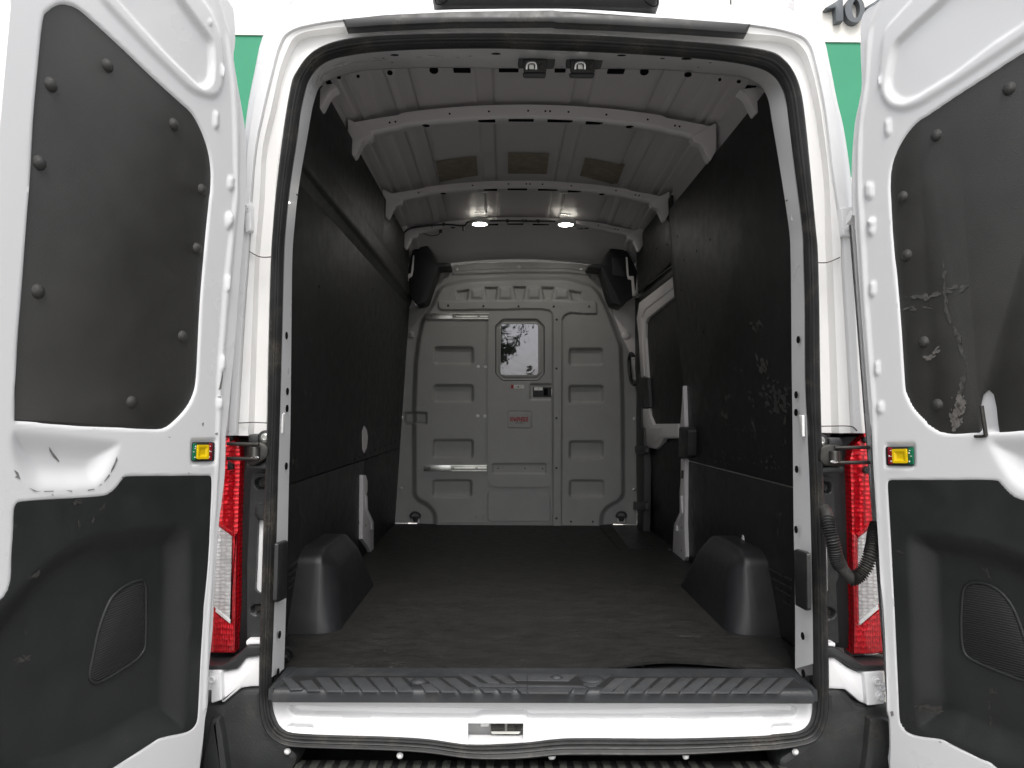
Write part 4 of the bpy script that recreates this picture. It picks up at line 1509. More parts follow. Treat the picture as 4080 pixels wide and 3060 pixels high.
SDW = .06
sd_out = BULK.uvs(Z('S', (140, 165), (150, 140), (190, 128), (840, 128), (878, 142), (896, 190), 'K', (357, 590), (345, 615), (310, 628), 'J', (1800, 628), (1755, 610), (1737, 570)), SDW)
oct_ = BULK.uvs(Z('S', (222, 295), (310, 212), (728, 212), (814, 300), (814, 872), (738, 956), (308, 958), (222, 872)), SDW)
win = fillet(BULK.uvs(Z('S', (290, 275), (735, 275), (737, 885), (284, 885)), SDW), .022)
lockr = fillet(BULK.uvs(Z('S', (632, 988), (905, 988), (905, 1194), (632, 1194)), SDW), .014)
logo = BULK.uvs(Z('S', (358, 1322), (662, 1322), (662, 1538), (358, 1538)), SDW)
SDF = [(fillet(oct_, .01), -.012, .010), (fillet(offset(oct_, .022), .01), .006, .006), (lockr, -.010, .010), (fillet(logo, .018), -.004, .004), (fillet(offset(logo, .0055), .014), .004, .004),
       (fillet(BULK.uvs(Z('J', (1772, 452), (2168, 452), (2168, 532), (1772, 532)), SDW), .014), -.009, .008)]
sdoor = relief('sliding_panel', BULK, fillet(sd_out, .01), .0055, 'bulkhead grey', bulk, feats=SDF, holes=[win], w=SDW + .008, rim=.05)
prism('panel_gap', BULK, offset(fillet(sd_out, .01), -.009), .0, .035, 'dark hole', bulk)
prism('window_pane', BULK, offset(win, -.006), SDW - .008, SDW - .002, 'acrylic pane', bulk)['label'] = 'shiny acrylic window mirroring sky and leaves'
# gasket line round the window
g1 = offset(fillet(oct_, .01), .0)
bm = bmesh.new()
ra = [bm.verts.new(BULK.xyz(u, v, SDW + .0095)) for u, v in g1]
rb = [bm.verts.new(BULK.xyz(u, v, SDW + .0095)) for u, v in offset(g1, .006)]
for i in range(len(ra)):
    bm.faces.new((ra[i - 1], ra[i], rb[i], rb[i - 1]))
finish(bm, 'window_gasket', 'grey seal', bulk)
# lock
WKL = SDW + .002
prism('lock_plate', BULK, fillet(BULK.uvs(Z('S', (674, 1030), (893, 1034), (893, 1152), (674, 1152)), WKL), .005), .03, WKL, 'black plastic', bulk, bev=.002)
prism('lock_handle', BULK, fillet(BULK.uvs(Z('S', (803, 1048), (853, 1048), (853, 1134), (803, 1134)), WKL + .004), .004), WKL - .002, WKL + .006, 'dark hole', bulk, bev=.002)
prism('lock_label', BULK, BULK.uvs(Z('S', (688, 1034), (791, 1036), (791, 1072), (688, 1072)), WKL + .002), WKL - .001, WKL + .0015, 'white plastic', bulk)
put('keyhole', ME_BOLT, 'dark steel', bulk, BULK.mat(*BULK.uv(Z('S', (738, 1092))[0], WKL), WKL), (.008, .008, .006))
prism('strike', BULK, BULK.uvs(Z('S', (895, 1056), (906, 1056), (906, 1132), (895, 1132)), .075), .04, .075, 'white plastic', bulk, bev=.001)
# sticker and logo
W2 = SDW + .0085
prism('sticker', BULK, BULK.uvs(Z('S', (410, 1004), (442, 1004), (442, 1050), (410, 1050)), W2), W2 - .001, W2 + .0006, 'sign red', bulk)
prism('sticker', BULK, BULK.uvs(Z('S', (443, 1006), (565, 1008), (565, 1048), (443, 1048)), W2), W2 - .001, W2 + .0006, 'white plastic', bulk)
for x0, x1, y in ((452, 556, 1018), (452, 556, 1028), (452, 540, 1038)):
    prism('sticker_print', BULK, BULK.uvs(Z('S', (x0, y - 2), (x1, y - 2), (x1, y + 2), (x0, y + 2)), W2), W2, W2 + .001, 'bulkhead grey', bulk)
prism('sticker_mark', BULK, BULK.uvs(Z('S', (488, 1024), (500, 1018), (508, 1040), (492, 1038)), W2), W2, W2 + .0013, 'ink', bulk)
lc = BULK.uv(Z('S', (508, 1422))[0], W2)
text_mesh('logo_text', 'KNAPHEIDE', .044, .0006, 'sign red', bulk, BULK.mat(lc[0], lc[1], W2 + .0005), sx=.55, spacing=1.0, bold=.0015)
lc = BULK.uv(Z('S', (506, 1463))[0], W2)
text_mesh('logo_text', 'SINCE 1848', .013, .0005, 'ink', bulk, BULK.mat(lc[0], lc[1], W2 + .0005), sx=.78)
text_mesh('lock_print', '-0-', .014, .0004, 'ink', bulk, BULK.mat(*BULK.uv(Z('S', (740, 1053))[0], WKL + .002), WKL + .0017), sx=.9)
# sliding rails
for y0, y1, zone in ((826, 868, 'F'), (466, 511, 'J')):
    x0, xm, x1 = (1283, 1476, 1748) if zone == 'F' else (1270, 1464, 1732)
    WR_ = .062
    rl_ = prism('slide_rail', BULK, BULK.uvs(Z(zone, (x0, y0), (x1, y0), (x1, y1), (x0, y1)), WR_), .03, WR_ - .006, 'zinc', bulk, bev=.002)
    prism('rail_cover', BULK, BULK.uvs(Z(zone, (x0, y0 + 1), (xm, y0 + 1), (xm, y1 - 1), (x0, y1 - 1)), WR_), WR_ - .008, WR_, 'steel', bulk, bev=.002)
    hh = (y1 - y0)
    for f0, f1 in ((.0, .12), (.22, .30), (.70, .78), (.88, 1.0)):
        prism('rail_track', BULK, BULK.uvs(Z(zone, (xm + 6, y0 + hh * f0), (x1, y0 + hh * f0), (x1, y0 + hh * f1), (xm + 6, y0 + hh * f1)), WR_), WR_ - .008, WR_ - .002, 'zinc' if f0 in (.0, .88) else 'dark steel', bulk)
    for x in (xm + 14, xm + 24, x1 - 80, x1 - 70, x0 + 40):
        put('bolt', ME_DISC, 'dark steel', bulk, BULK.mat(*BULK.uv(Z(zone, (x, (y0 + y1) / 2))[0], WR_), WR_ - .004 if x > xm else WR_ + .0005), (.0045, .0045, .001))
for zone, pts, r, m, w in (('F', ((1668, 1220), (1722, 1220), (1665, 1581), (1718, 1581)), .0125, 'white plastic', .046), ('J', ((1657, 840), (1710, 840)), .0105, 'bulkhead grey', .046)):
    for p in Z(zone, *pts):
        put('screw_cap', ME_DISC, m, bulk, BULK.mat(*BULK.uv(p, w), w), (r, r, .004))
        put('screw_hole', ME_DISC, 'bulkhead grey', bulk, BULK.mat(*BULK.uv(p, w + .002), w + .0022), (r * .3, r * .3, .0005))
for zone, pts, r, w in (('P', ((500, 800), (1018, 808), (1535, 812), (2050, 815)), .0062, .062), ('R', ((208, 815), (728, 815), (250, 1007)), .0062, .062), ('P', ((625, 268), (1540, 235)), .0085, .002),
                        ('R', ((620, 275),), .0085, .002), ('G', ((402, 872), (400, 1232), (400, 1597)), .0062, .062), ('K', ((400, 120), (400, 487), (400, 858)), .0062, .062),
                        ('J', ((1108, 117), (1103, 637)), .0085, .002), ('K', ((975, 128), (973, 648)), .0095, .002), ('K', ((507, 882), (668, 882)), .006, .045), ('J', ((1815, 491), (2013, 491), (2143, 493)), .004, SDW)):
    for p in Z(zone, *pts):
        put('bolt', ME_BOLT, 'steel' if w < .01 else 'dark steel', bulk, BULK.mat(*BULK.uv(p, w), w), (r, r, r * .9))
# tie-down rings
for zone, (cx, cy) in (('J', (1207, 838)), ('K', (877, 836))):
    w = .05
    pts = [BULK.hit(p, w) for p in Z(zone, *[(cx + 36 * math.cos(a), cy + 6 + 32 * math.sin(a)) for a in [math.pi * (1.0 + k / 10) for k in range(11)]] + [(cx + 34, cy + 12), (cx - 34, cy + 12)])]
    tr_ = tube('tie_down_ring', pts, .0075, 'black plastic', van, 8, closed=True)
    prism('ring_base', BULK, fillet(BULK.uvs(Z(zone, (cx - 26, cy + 12), (cx + 26, cy + 12), (cx + 16, cy + 45), (cx - 14, cy + 45)), w), .006), 0, w + .004, 'black plastic', tr_, bev=.004)
    prism('ring_plate', BULK, BULK.uvs(Z(zone, (cx - 28, cy + 20), (cx + 28, cy + 20), (cx + 28, cy + 55), (cx - 28, cy + 55)), .03), -.01, .03, 'interior paint', tr_, bev=.004)
# pillar skins beside the bulkhead
prism('pillar_panel', PY(YB), PY(YB).uvs(Z('R', (1000, 740), (1220, 815), (1310, 700), (1420, 650), (1480, 1000), (1500, 1659), 'K', (1010, 0), (1010, 300), (900, 300), 'G', (880, 1100))), -.05, -.004, 'interior paint', van, bev=.004)
u, v = PY(YB).uv(Z('R', (1270, 1245))[0])
put('pillar_boss', ME_DOME, 'interior paint', van, PY(YB).mat(u, v, -.004), (.035, .03, .02))
prism('pillar_panel', PY(YB), PY(YB).uvs(Z('F', (1150, 680), (1215, 770), (1300, 745), (1260, 860), (1200, 1100), (1170, 1500), (1080, 1500))), -.05, -.002, 'interior paint', van, bev=.004)
# black corner covers above the bulkhead
CB = PY(2.93)
for pts, st in ((Z('F', (1188, 358), (1290, 320), (1385, 450), (1466, 455), (1466, 486), (1376, 490), (1350, 570), (1290, 745), (1215, 766), (1168, 705), (1150, 500)), Z('F', (1190, 400), (1197, 400), (1192, 500), (1183, 550), (1160, 570), (1148, 560), (1150, 540), (1175, 530))),
                (Z('R', (1040, -40), (900, 180), (712, 200), (712, 250), (905, 262), (1000, 600), (1060, 765), (1215, 822), (1310, 705), (1400, 660), (1440, 300), (1280, -20)), Z('R', (1268, 88), (1292, 88), (1312, 365), (1385, 368), (1404, 640), (1368, 662), (1352, 425), (1300, 410), (1285, 350)))):
    cc = prism('corner_cover', CB, fillet(CB.uvs(pts), .012), -.19, 0, 'arch plastic', van, bev=.012)
    prism('cover_edge', CB, CB.uvs(st, .012), -.01, .012, 'interior paint', cc, bev=.002)
prism('cover_panel', CB, fillet(CB.uvs(Z('R', (1060, 90), (1255, 110), (1260, 380), (1075, 360)), .004), .008), -.004, .005, 'arch plastic', cc, bev=.003)

# ------------------------------------------------------------------ interior lamps and wiring
by3 = BEAMS[2][0]
me_body = lathe_mesh('lamp_body', [(0, -.019), (.046, -.020), (.048, -.032), (.056, -.032), (.066, -.024), (.068, -.008), (.060, -.004), (.058, 0)], 28)
me_lens = lathe_mesh('lamp_lens', [(0, -.0285), (.03, -.028), (.0475, -.0265), (.0478, -.024)], 28)
for zone, p in (('F', (1680, 176)), ('G', (468, 180))):
    q = PY(by3 - .055).hit(Z(zone, p)[0])
    lampo = put('ceiling_lamp', me_body, 'white plastic', van, Matrix.Translation((q[0], q[1], q[2] + .034)))
    lens = bpy.data.objects.new('lamp_lens', me_lens)
    COL.objects.link(lens)
    if not me_lens.materials:
        me_lens.materials.append(MATS['led'])
    lens.parent = lampo
    box('lamp_bracket', (0, .04, .003), (.05, .08, .006), 'interior paint', lampo, .001)
for zone, pts in (('F', ((1645, 86), (1718, 86), (1728, 84), (1728, 50), (1720, 44))), ('C', ((505, 1576), (440, 1572), (430, 1566), (438, 1535), (446, 1526)))):
    tube('lamp_glint', [PY(by3 - .10).hit(p) for p in Z(zone, *pts)], .0062, 'chrome', van, 8)  # chrome L standing in for the lamp's bright reflection in the roof
    s = Z(zone, pts[-1])[0]
    e = Z('B', (1718, 1420))[0] if zone == 'F' else Z('C', (460, 1425))[0]
    tube('lamp_wire', [PY(by3 - .10).hit(s), PY(by3 - .4).hit(((s[0] + e[0]) / 2 + 1, (s[1] + e[1]) / 2)), PY(BEAMS[1][0] + .02).hit(e)], .0013, 'dark steel', van, 6)
    box('wire_clip', tuple(PY(BEAMS[1][0] - .004).hit((e[0] - 8 if zone == 'F' else e[0], e[1] - 4))), (.05, .006, .008), 'steel', van, .001)
wp = Z('F', (1108, 262), (1150, 212), (1230, 192), (1420, 174), (1560, 182), (1590, 158), (1660, 147), (1880, 147), (2110, 150), 'G', (150, 150), (330, 150), (490, 158), (520, 190), (545, 202), (595, 203))
tube('lamp_cable', spline([PY(by3 - .012).hit(p) for p in wp], 5, False), .006, 'black plastic', van, 8)
for p in Z('F', (1415, 172), (1657, 146), (1884, 147), (2111, 149), 'G', (40, 147), (268, 149), (496, 158)):
    put('cable_tie', ME_DOME, 'black plastic', van, PY(by3 - .012).mat(*PY(by3 - .012).uv(p), 0), (.011, .011, .012))
tube('lamp_cable', spline([PY(by3 + .05).hit(p) for p in Z('F', (1240, 225), (1280, 245), (1330, 258), (1380, 245), (1395, 215))], 5, False), .003, 'black plastic', van, 6)
box('cable_plug', tuple(PY(by3 + .03).hit(Z('F', (1392, 220))[0])), (.02, .02, .03), 'black plastic', van, .004)
box('cable_plug', tuple(PY(by3 - .02).hit(Z('F', (1559, 205))[0])), (.015, .02, .03), 'black plastic', van, .004)

# ------------------------------------------------------------------ pads and holes on the jambs
for s, pts in ((-1, Z('J', (200, 1042), (268, 1016), (262, 1445), (203, 1475), (186, 1465))), (1, Z('Q', (520, 60), (532, 50), (600, 70), (620, 85), (626, 495), (605, 505), (532, 465)))):
    JX = PX(s * .775)
    prism('jamb_buffer', JX, fillet(JX.uvs(pts, .012), .006), .002, .014, 'black plastic', van, bev=.006)
for s, zone, pts in ((-1, 'J', ((262, 52), (257, 474))), (-1, 'F', ((265, 1400), (263, 1525), (258, 990))), (-1, 'N', ((207, 680), (195, 955))),
                     (1, 'L', ((540, 80), (545, 497), (541, 940))), (1, 'Q', ((590, 690), (595, 962))), (1, 'H', ((541, 1425), (541, 1555), (557, 1020)))):
    JX = PX(s * .776)
    for p in Z(zone, *pts):
        u, v = JX.uv(p)
        put('hole', ME_DISC, 'dark hole', van, JX.mat(u, v, .0022), (.011, .011, .002))
for s, zone, pts in ((-1, 'J', ((228, 95), (246, 80), (240, 235), (224, 235))), (1, 'L', ((562, 100), (590, 100), (592, 260), (570, 260))), (1, 'H', ((500, 92), (511, 92), (513, 146), (503, 146)))):
    JX = PX(s * .776)
    prism('jamb_recess', JX, fillet(JX.uvs(Z(zone, *pts)), .004), -.004, .003, 'white paint dusty', van, bev=.002)
# cargo loop by the sill
tube('cargo_loop', spline([PX(-.80).hit(p) for p in Z('N', (250, 775), (290, 800), (305, 845), (285, 885), (250, 840))], 5, False), .006, 'black plastic', van, 8)

# ------------------------------------------------------------------ tail lamps and corner trim
LP_ = PY(.07)


def plate2(name, fr, pts, w0, w1, m, parent, bev=.004, r=.006):
    return prism(name, fr, fillet(fr.uvs(pts, w1), r), w0, w1, m, parent, bev=bev)


lampL = plate2('tail_lamp', LP_, Z('I', (1640, 245), (1712, 262), (1762, 330), (1768, 430), (1752, 900), (1745, 1500), 'M', (1730, 700), (1726, 822), (1380, 822), 'I', (1380, 300)), -.12, .02, 'lens red', van, bev=.012)
plate2('clear_lens', LP_, Z('I', (1620, 925), (1702, 985), (1695, 1300), (1690, 1606), (1583, 1522), (1450, 1420), (1450, 800)), .0, .026, 'lens clear', lampL, bev=.004, r=.002)
plate2('lens_border', LP_, Z('I', (1702, 975), (1740, 960), 'M', (1730, 560), (1690, 600), 'I', (1692, 1600)), .01, .025, 'lens red plain', lampL, bev=.004, r=.002)
plate2('lens_border', LP_, Z('I', (1600, 885), (1712, 968), (1702, 990), (1600, 912)), .01, .027, 'lens red plain', lampL, bev=.002, r=.001)
plate2('lower_lens', LP_, Z('M', (1575, 520), (1688, 600), (1728, 560), (1724, 815), (1540, 815)), .01, .027, 'lens red plain', lampL, bev=.004, r=.003)
plate2('lens_trim', LP_, Z('M', (1583, 482), (1690, 572), (1688, 600), (1580, 512)), .02, .029, 'white plastic', lampL, bev=.002, r=.001)
plate2('lamp_clip_block', LP_, Z('X', (318, 410), (345, 430), (385, 455), (385, 515), (312, 528)), .02, .034, 'black plastic', lampL, bev=.003, r=.003)
plate2('lamp_clip_block', LP_, Z('X', (336, 85), (385, 90), (385, 160), (340, 185)), .02, .034, 'black plastic', lampL, bev=.003, r=.003)
lampR = plate2('tail_lamp', LP_, Z('L', (1062, 228), (1000, 280), (950, 335), (932, 430), (945, 900), (955, 1300), (965, 1659), 'Q', (958, 835), (1135, 825), (1300, 825), 'L', (1300, 200)), -.12, .02, 'lens red', van, bev=.012)
plate2('clear_lens', LP_, Z('L', (1112, 905), (995, 998), (995, 1300), (1003, 1622), (1145, 1490), (1250, 1400), (1250, 800)), .0, .026, 'lens clear', lampR, bev=.004, r=.002)
plate2('lens_border', LP_, Z('L', (992, 990), (948, 960), (965, 1640), (1003, 1625)), .01, .025, 'lens red plain', lampR, bev=.004, r=.002)
plate2('lens_border', LP_, Z('L', (1120, 870), (985, 975), (995, 1002), (1120, 908)), .01, .027, 'lens red plain', lampR, bev=.002, r=.001)
plate2('lower_lens', LP_, Z('Q', (1150, 505), (1008, 612), (965, 590), (965, 825), (1135, 822), (1180, 780)), .01, .027, 'lens red plain', lampR, bev=.004, r=.003)
plate2('lens_trim', LP_, Z('Q', (1142, 458), (1004, 588), (1008, 612), (1148, 492)), .02, .029, 'white plastic', lampR, bev=.002, r=.001)
plate2('lamp_clip_block', LP_, Z('Y', (728, 430), (690, 445), (668, 480), (680, 512), (728, 522)), .02, .034, 'black plastic', lampR, bev=.003, r=.003)
plate2('lamp_clip_block', LP_, Z('Y', (712, 110), (668, 120), (668, 165), (712, 185)), .02, .034, 'black plastic', lampR, bev=.003, r=.003)
lampL['label'] = 'red and clear tail lamp behind the left-hand door'
lampR['label'] = 'red and clear tail lamp behind the right-hand door with the hose'

BK_ = PY(.085)
plate2('corner_backing', BK_, Z('X', (380, 85), (470, 150), (830, 120), (830, 1659), 'M', (1930, 800), (1500, 850), 'X', (200, 600)), -.03, .0, 'arch plastic', van)
plate2('corner_backing', BK_, Z('Y', (160, 120), (600, 100), (720, 60), (900, 600), 'Q', (1200, 830), (760, 760), 'Y', (150, 900)), -.03, .0, 'arch plastic', van)
TRM = PY(.035)
trL = relief('corner_trim', TRM, TRM.uvs(Z('X', (625, 560), (840, 560), (830, 1659), 'M', (1940, 300), (1925, 735), (1815, 735), 'X', (560, 1659), (600, 700))), .004, 'black plastic', van,
             feats=[(fillet(TRM.uvs(Z('X', (645, 640), (700, 605), (850, 605), (850, 755), (690, 755), (650, 720))), .01), -.018, .006),
                    (fillet(TRM.uvs(Z('X', (655, 960), (700, 922), (850, 922), (850, 1122), (700, 1122), (660, 1060))), .012), .012, .006),
                    (fillet(TRM.uvs(Z('M', (1835, 480), (1870, 452), (1960, 452), (1960, 540), (1870, 540), (1840, 520))), .01), -.018, .006)],
             holes=[fillet(TRM.uvs(Z('X', (690, 1120), (778, 1125), (768, 1659), 'M', (1925, 300), (1925, 378), (1895, 375), (1873, 350), 'X', (668, 1659))), .006)], rim=.03)
plate2('pillar_insert', TRM, Z('X', (660, 1100), (800, 1100), (790, 1659), 'M', (1940, 300), (1930, 395), (1860, 395), 'X', (640, 1659)), -.04, -.014, 'white paint', van, r=.003)
for p in (Z('X', (742, 678))[0], Z('M', (1890, 492))[0]):
    put('bolt', ME_BOLT, 'dark steel', trL, TRM.mat(*TRM.uv(p), -.018), (.011, .011, .01))
trR = relief('corner_trim', TRM, TRM.uvs(Z('Y', (150, 540), (340, 560), (345, 900), (390, 1659), 'Q', (830, 300), (852, 740), (740, 745), 'Y', (190, 1659), (150, 900))), .004, 'black plastic', van,
             feats=[(fillet(TRM.uvs(Z('Y', (150, 600), (270, 600), (316, 640), (310, 720), (270, 738), (150, 738))), .01), -.018, .006),
                    (fillet(TRM.uvs(Z('Q', (740, 480), (800, 480), (832, 510), (825, 550), (790, 570), (740, 570))), .01), -.018, .006)],
             holes=[fillet(TRM.uvs(Z('Y', (235, 1270), (285, 1290), (290, 1659), 'Q', (785, 300), (785, 370), (765, 400), (748, 400), 'Y', (230, 1659))), .006)], rim=.03)
plate2('pillar_insert', TRM, Z('Y', (215, 1240), (300, 1260), (320, 1659), 'Q', (800, 300), (800, 420), (738, 420), 'Y', (215, 1659)), -.04, -.014, 'white paint', van, r=.003)
for p in (Z('Y', (225, 672))[0], Z('Q', (775, 522))[0]):
    put('bolt', ME_BOLT, 'dark steel', trR, TRM.mat(*TRM.uv(p), -.018), (.011, .011, .01))

# ------------------------------------------------------------------ upper check hinges
HG = PY(-.005)


def check_hinge(plate_pts, body_pts, foot_pts, rods, coil, bolt, label):
    h = plate2('check_hinge', HG, body_pts, -.02, .03, 'dark steel', van, bev=.008, r=.012)
    h['label'] = label
    plate2('hinge_plate', HG, plate_pts, -.03, .014, 'black plastic', h, bev=.004)
    plate2('hinge_plate', HG, foot_pts, -.03, .012, 'black plastic', h, bev=.004)
    for a, b in rods:
        tube('hinge_rod', [HG.hit(a, .035), HG.hit(b, .045)], .0052, 'dark steel', h, 8)
    (ca, cb), r = coil
    A, B = HG.hit(ca, .034), HG.hit(cb, .034)
    hel = []
    for k in range(9 * 12 + 1):
        t = k / (9 * 12)
        an = 2 * math.pi * 9 * t
        hel.append(A * (1 - t) + B * t + np.array((r * math.cos(an), r * math.sin(an), 0)))
    tube('hinge_spring', hel, .0030, 'dark steel', h, 6)
    for (ex, ey) in ((ca, cb)):
        pass
    put('hinge_ring', ME_BOLT, 'steel', h, HG.mat(*HG.uv(bolt, .012), .010), (.011, .011, .012))
    put('hinge_cap', ME_DISC, 'chrome', h, HG.mat(*HG.uv((cb[0], cb[1] + 4), .045), .045), (.012, .005, .004))
    put('hinge_eye', ME_DISC, 'black plastic', h, HG.mat(*HG.uv(bolt, .006), .004), (.022, .022, .008))


check_hinge(Z('X', (565, 100), (600, 88), (692, 95), (690, 190), (575, 215)), Z('X', (560, 200), (690, 180), (780, 210), (812, 260), (800, 370), (740, 410), (640, 470), (555, 470), (545, 280)),
            Z('X', (545, 440), (700, 470), (780, 420), (800, 515), (545, 515)),
            ((Z('X', (320, 205))[0], Z('X', (700, 215))[0]), (Z('X', (315, 382))[0], Z('X', (690, 388))[0])), (Z('X', (650, 245), (650, 360)), .012), Z('X', (775, 133))[0],
            'black check hinge with two rods on the left-hand pillar')
check_hinge(Z('Y', (285, 125), (410, 122), (435, 160), (440, 220), (290, 215)), Z('Y', (195, 215), (300, 190), (440, 205), (440, 440), (330, 440), (240, 430), (188, 380)),
            Z('Y', (200, 450), (300, 440), (455, 440), (452, 508), (205, 515)),
            ((Z('Y', (350, 232))[0], Z('Y', (730, 228))[0]), (Z('Y', (350, 396))[0], Z('Y', (735, 392))[0])), (Z('Y', (345, 270), (345, 375)), .012), Z('Y', (195, 158))[0],
            'black check hinge with two rods above the rubber hose')

# ------------------------------------------------------------------ lower hinges and bumper corners
LH = PY(.0)
hl = plate2('door_hinge', LH, Z('M', (1550, 945), (1625, 948), (1632, 1160), (1548, 1188)), -.03, .02, 'white paint', van, bev=.005)
plate2('hinge_arm', LH, Z('M', (1610, 955), (1740, 930), (1800, 850), (1925, 828), (1925, 1066), (1840, 1068), (1770, 1078), (1640, 1185), (1620, 1180)), -.06, .0, 'white paint', hl, bev=.01)
put('bolt', ME_BOLT, 'white paint', hl, LH.mat(*LH.uv(Z('M', (1560, 1005))[0], .02), .02), (.012, .012, .012))
hr = plate2('door_hinge', LH, Z('Q', (1040, 962), (1180, 950), (1190, 1190), (1060, 1205)), -.03, .02, 'white paint', van, bev=.005)
plate2('hinge_arm', LH, Z('Q', (750, 845), (830, 850), (920, 920), (1000, 955), (1060, 960), (1060, 1200), (1010, 1180), (900, 1088), (750, 1082)), -.06, .0, 'white paint', hr, bev=.01)
for p in Z('Q', (1132, 1022), (1168, 1062), (1155, 1133)):
    put('bolt', ME_BOLT, 'white paint', hr, LH.mat(*LH.uv(p, .02), .02), (.012, .012, .012))
plate2('corner_strip', LH, Z('M', (1805, 722), (1930, 722), (1930, 760), (1805, 760)), -.05, -.004, 'white paint', van)
plate2('corner_strip', LH, Z('Q', (745, 742), (832, 742), (828, 775), (745, 775)), -.05, -.004, 'white paint', van)
plate2('lamp_ledge', LH, Z('M', (1480, 905), (1640, 905), (1735, 840), (1812, 762), (1930, 757), (1930, 830), (1802, 850), (1742, 930), (1650, 943), (1480, 943)), -.06, .012, 'black plastic', van, bev=.006)
plate2('lamp_ledge', LH, Z('Q', (745, 772), (830, 775), (950, 850), (1030, 905), (1230, 900), (1230, 948), (1040, 957), (960, 935), (830, 850), (745, 845)), -.06, .012, 'black plastic', van, bev=.006)
LT = Frame((0, 0, LH.uv(Z('M', (1600, 905))[0], .012)[1] - .002), (1, 0, 0), (0, 1, 0))
prism('ledge_top', LT, LT.uvs(Z('M', (1500, 905), (1640, 902), (1690, 865), (1730, 822), (1500, 822))), -.01, .0, 'sill plastic', van)
prism('ledge_top', LT, LT.uvs(Z('Q', (1030, 905), (1230, 900), (1230, 815), (960, 835))), -.01, .0, 'sill plastic', van)
plate2('bumper_corner', LH, Z('M', (1380, 1190), (1550, 1188), (1640, 1192), (1770, 1078), (1930, 1068), (1945, 1280), (2020, 1420), (2130, 1500), (2200, 1580), (2100, 1800), (1450, 1800), (1380, 1600)), -.10, .006, 'bumper plastic', van, bev=.02, r=.02)
plate2('bumper_corner', LH, Z('Q', (745, 1078), (885, 1083), (990, 1195), (1060, 1205), (1250, 1195), (1300, 1400), (1300, 1800), (450, 1800), (400, 1600), (560, 1490), (700, 1410), (755, 1250)), -.10, .006, 'bumper plastic', van, bev=.02, r=.02)
plate2('corner_step', LH, Z('M', (1540, 1300), (1610, 1290), (1640, 1420), (1690, 1800), (1450, 1800), (1500, 1500)), .0, .03, 'bumper plastic', van, bev=.02, r=.01)
plate2('corner_step', LH, Z('Q', (1075, 1290), (1190, 1290), (1300, 1350), (1300, 1800), (1020, 1800), (1060, 1500)), .0, .03, 'bumper plastic', van, bev=.02, r=.01)

# ------------------------------------------------------------------ rubber hose on the right
hz = [(Z('Y', (235, 905))[0], .02), (Z('Y', (262, 960))[0], .05), (Z('Y', (275, 1060))[0], .075), (Z('Y', (300, 1180))[0], .085), (Z('Y', (340, 1330))[0], .09), (Z('Y', (365, 1450))[0], .09), (Z('Y', (410, 1535))[0], .09),
      (Z('Q', (905, 230))[0], .09), (Z('Q', (945, 268))[0], .09), (Z('Q', (1000, 245))[0], .09), (Z('Q', (1050, 180))[0], .09), (Z('Q', (1085, 90))[0], .085), (Z('L', (1105, 1040))[0], .07), (Z('L', (1115, 960))[0], .05), (Z('L', (1135, 900))[0], .04)]
path = spline([LH.hit(p, w) for p, w in hz], 44, False)
tot = len(path) - 1


def hose_r(t):
    k = t * tot / 44
    if k < 1.6 or (6.1 < k < 8.0):
        return .0165
    return .0175 + .0032 * math.sin(t * tot / 44 * 2 * math.pi * 5.0)


tube('door_hose', path, .017, 'rubber', van, 14, rfun=hose_r)['label'] = 'corrugated black rubber wiring hose'

# ------------------------------------------------------------------ rear doors
LEAN = math.radians(3.0)


def door_frame(O, theta, side):
    t = math.radians(theta)
    axis = np.array((-side * math.sin(LEAN), 0, math.cos(LEAN)))
    d = np.array((side * math.sin(t), -math.cos(t), 0.0))
    d = d - axis * np.dot(d, axis)
    d /= np.linalg.norm(d)
    return Frame(O, d, axis, flip=(side < 0))


DL = door_frame((-.892, -.10, 1.50), 17, -1)
DR = door_frame((.902, -.10, 1.50), 21, 1)

# ---- left-hand door
skin_h = Z('A', (1650, -160), (1700, 0), (1740, 80), (1750, 300), (1738, 450), (1790, 750), (1825, 1000), (1830, 1400), 'E', (1815, 200), (1790, 500), (1760, 900), (1725, 1300), (1690, 1659),
           'I', (1680, 240), (1675, 500), (1655, 700), (1630, 900), (1600, 1300), (1585, 1659), 'M', (1560, 900), (1550, 1180), (1530, 1290), (1515, 1450), (1490, 1659))
skinL = DL.uvs(skin_h, -.05)
far = DL.uvs(Z('A', (75, 0), (40, 200), (5, 450)), -.092)
ufar = far[0][0]
vt = skinL[0][1]
vb = skinL[-1][1] - .16
skinL = skinL + [(skinL[-1][0] + .05, vb), (far[1][0] + .03, vb), (far[2][0], -.3), (far[1][0], far[1][1]), (far[0][0], far[0][1]), (far[0][0] - .03, vt + .10), (far[0][0] - .12, vt + .18), (.18, vt + .18), (.06, vt + .10)]


def build_door(D, skin, frame_poly, feats, liner, trim, label, tfeats, speaker, rivets, slots, switch, liner_label):
    side = 1 if not D.flip else -1
    sk = spline(skin, 3)
    door = relief('rear_door', D, frame_poly, .0058, 'white paint', van, feats=feats, w=0.0, rim=.058, holes=[offset(trim, .02)])
    door['label'] = label
    bm = bmesh.new()
    prism('door_skin', D, sk, -.092, -.056, 'white paint', door, bev=.008)
    ln = prism('window_liner', D, liner, -.014, -.0035, 'door liner', door, bev=.002)
    ln['label'] = liner_label
    tr_ = relief('lower_trim', D, trim, .0065, 'door trim', door, feats=tfeats, w=.0, rim=.014)
    for p in rivets:
        u, v = D.uv(p, -.003)
        put('rivet', ME_DOME, 'door liner', door, D.mat(u, v, -.004), (.0155, .0155, .015))
    return door, tr_


def inset(p, d):
    return offset(p, d)


# inner pressed frame outline: a little inside the skin
def frame_from(skin, d):
    return offset(spline(skin, 3), d)


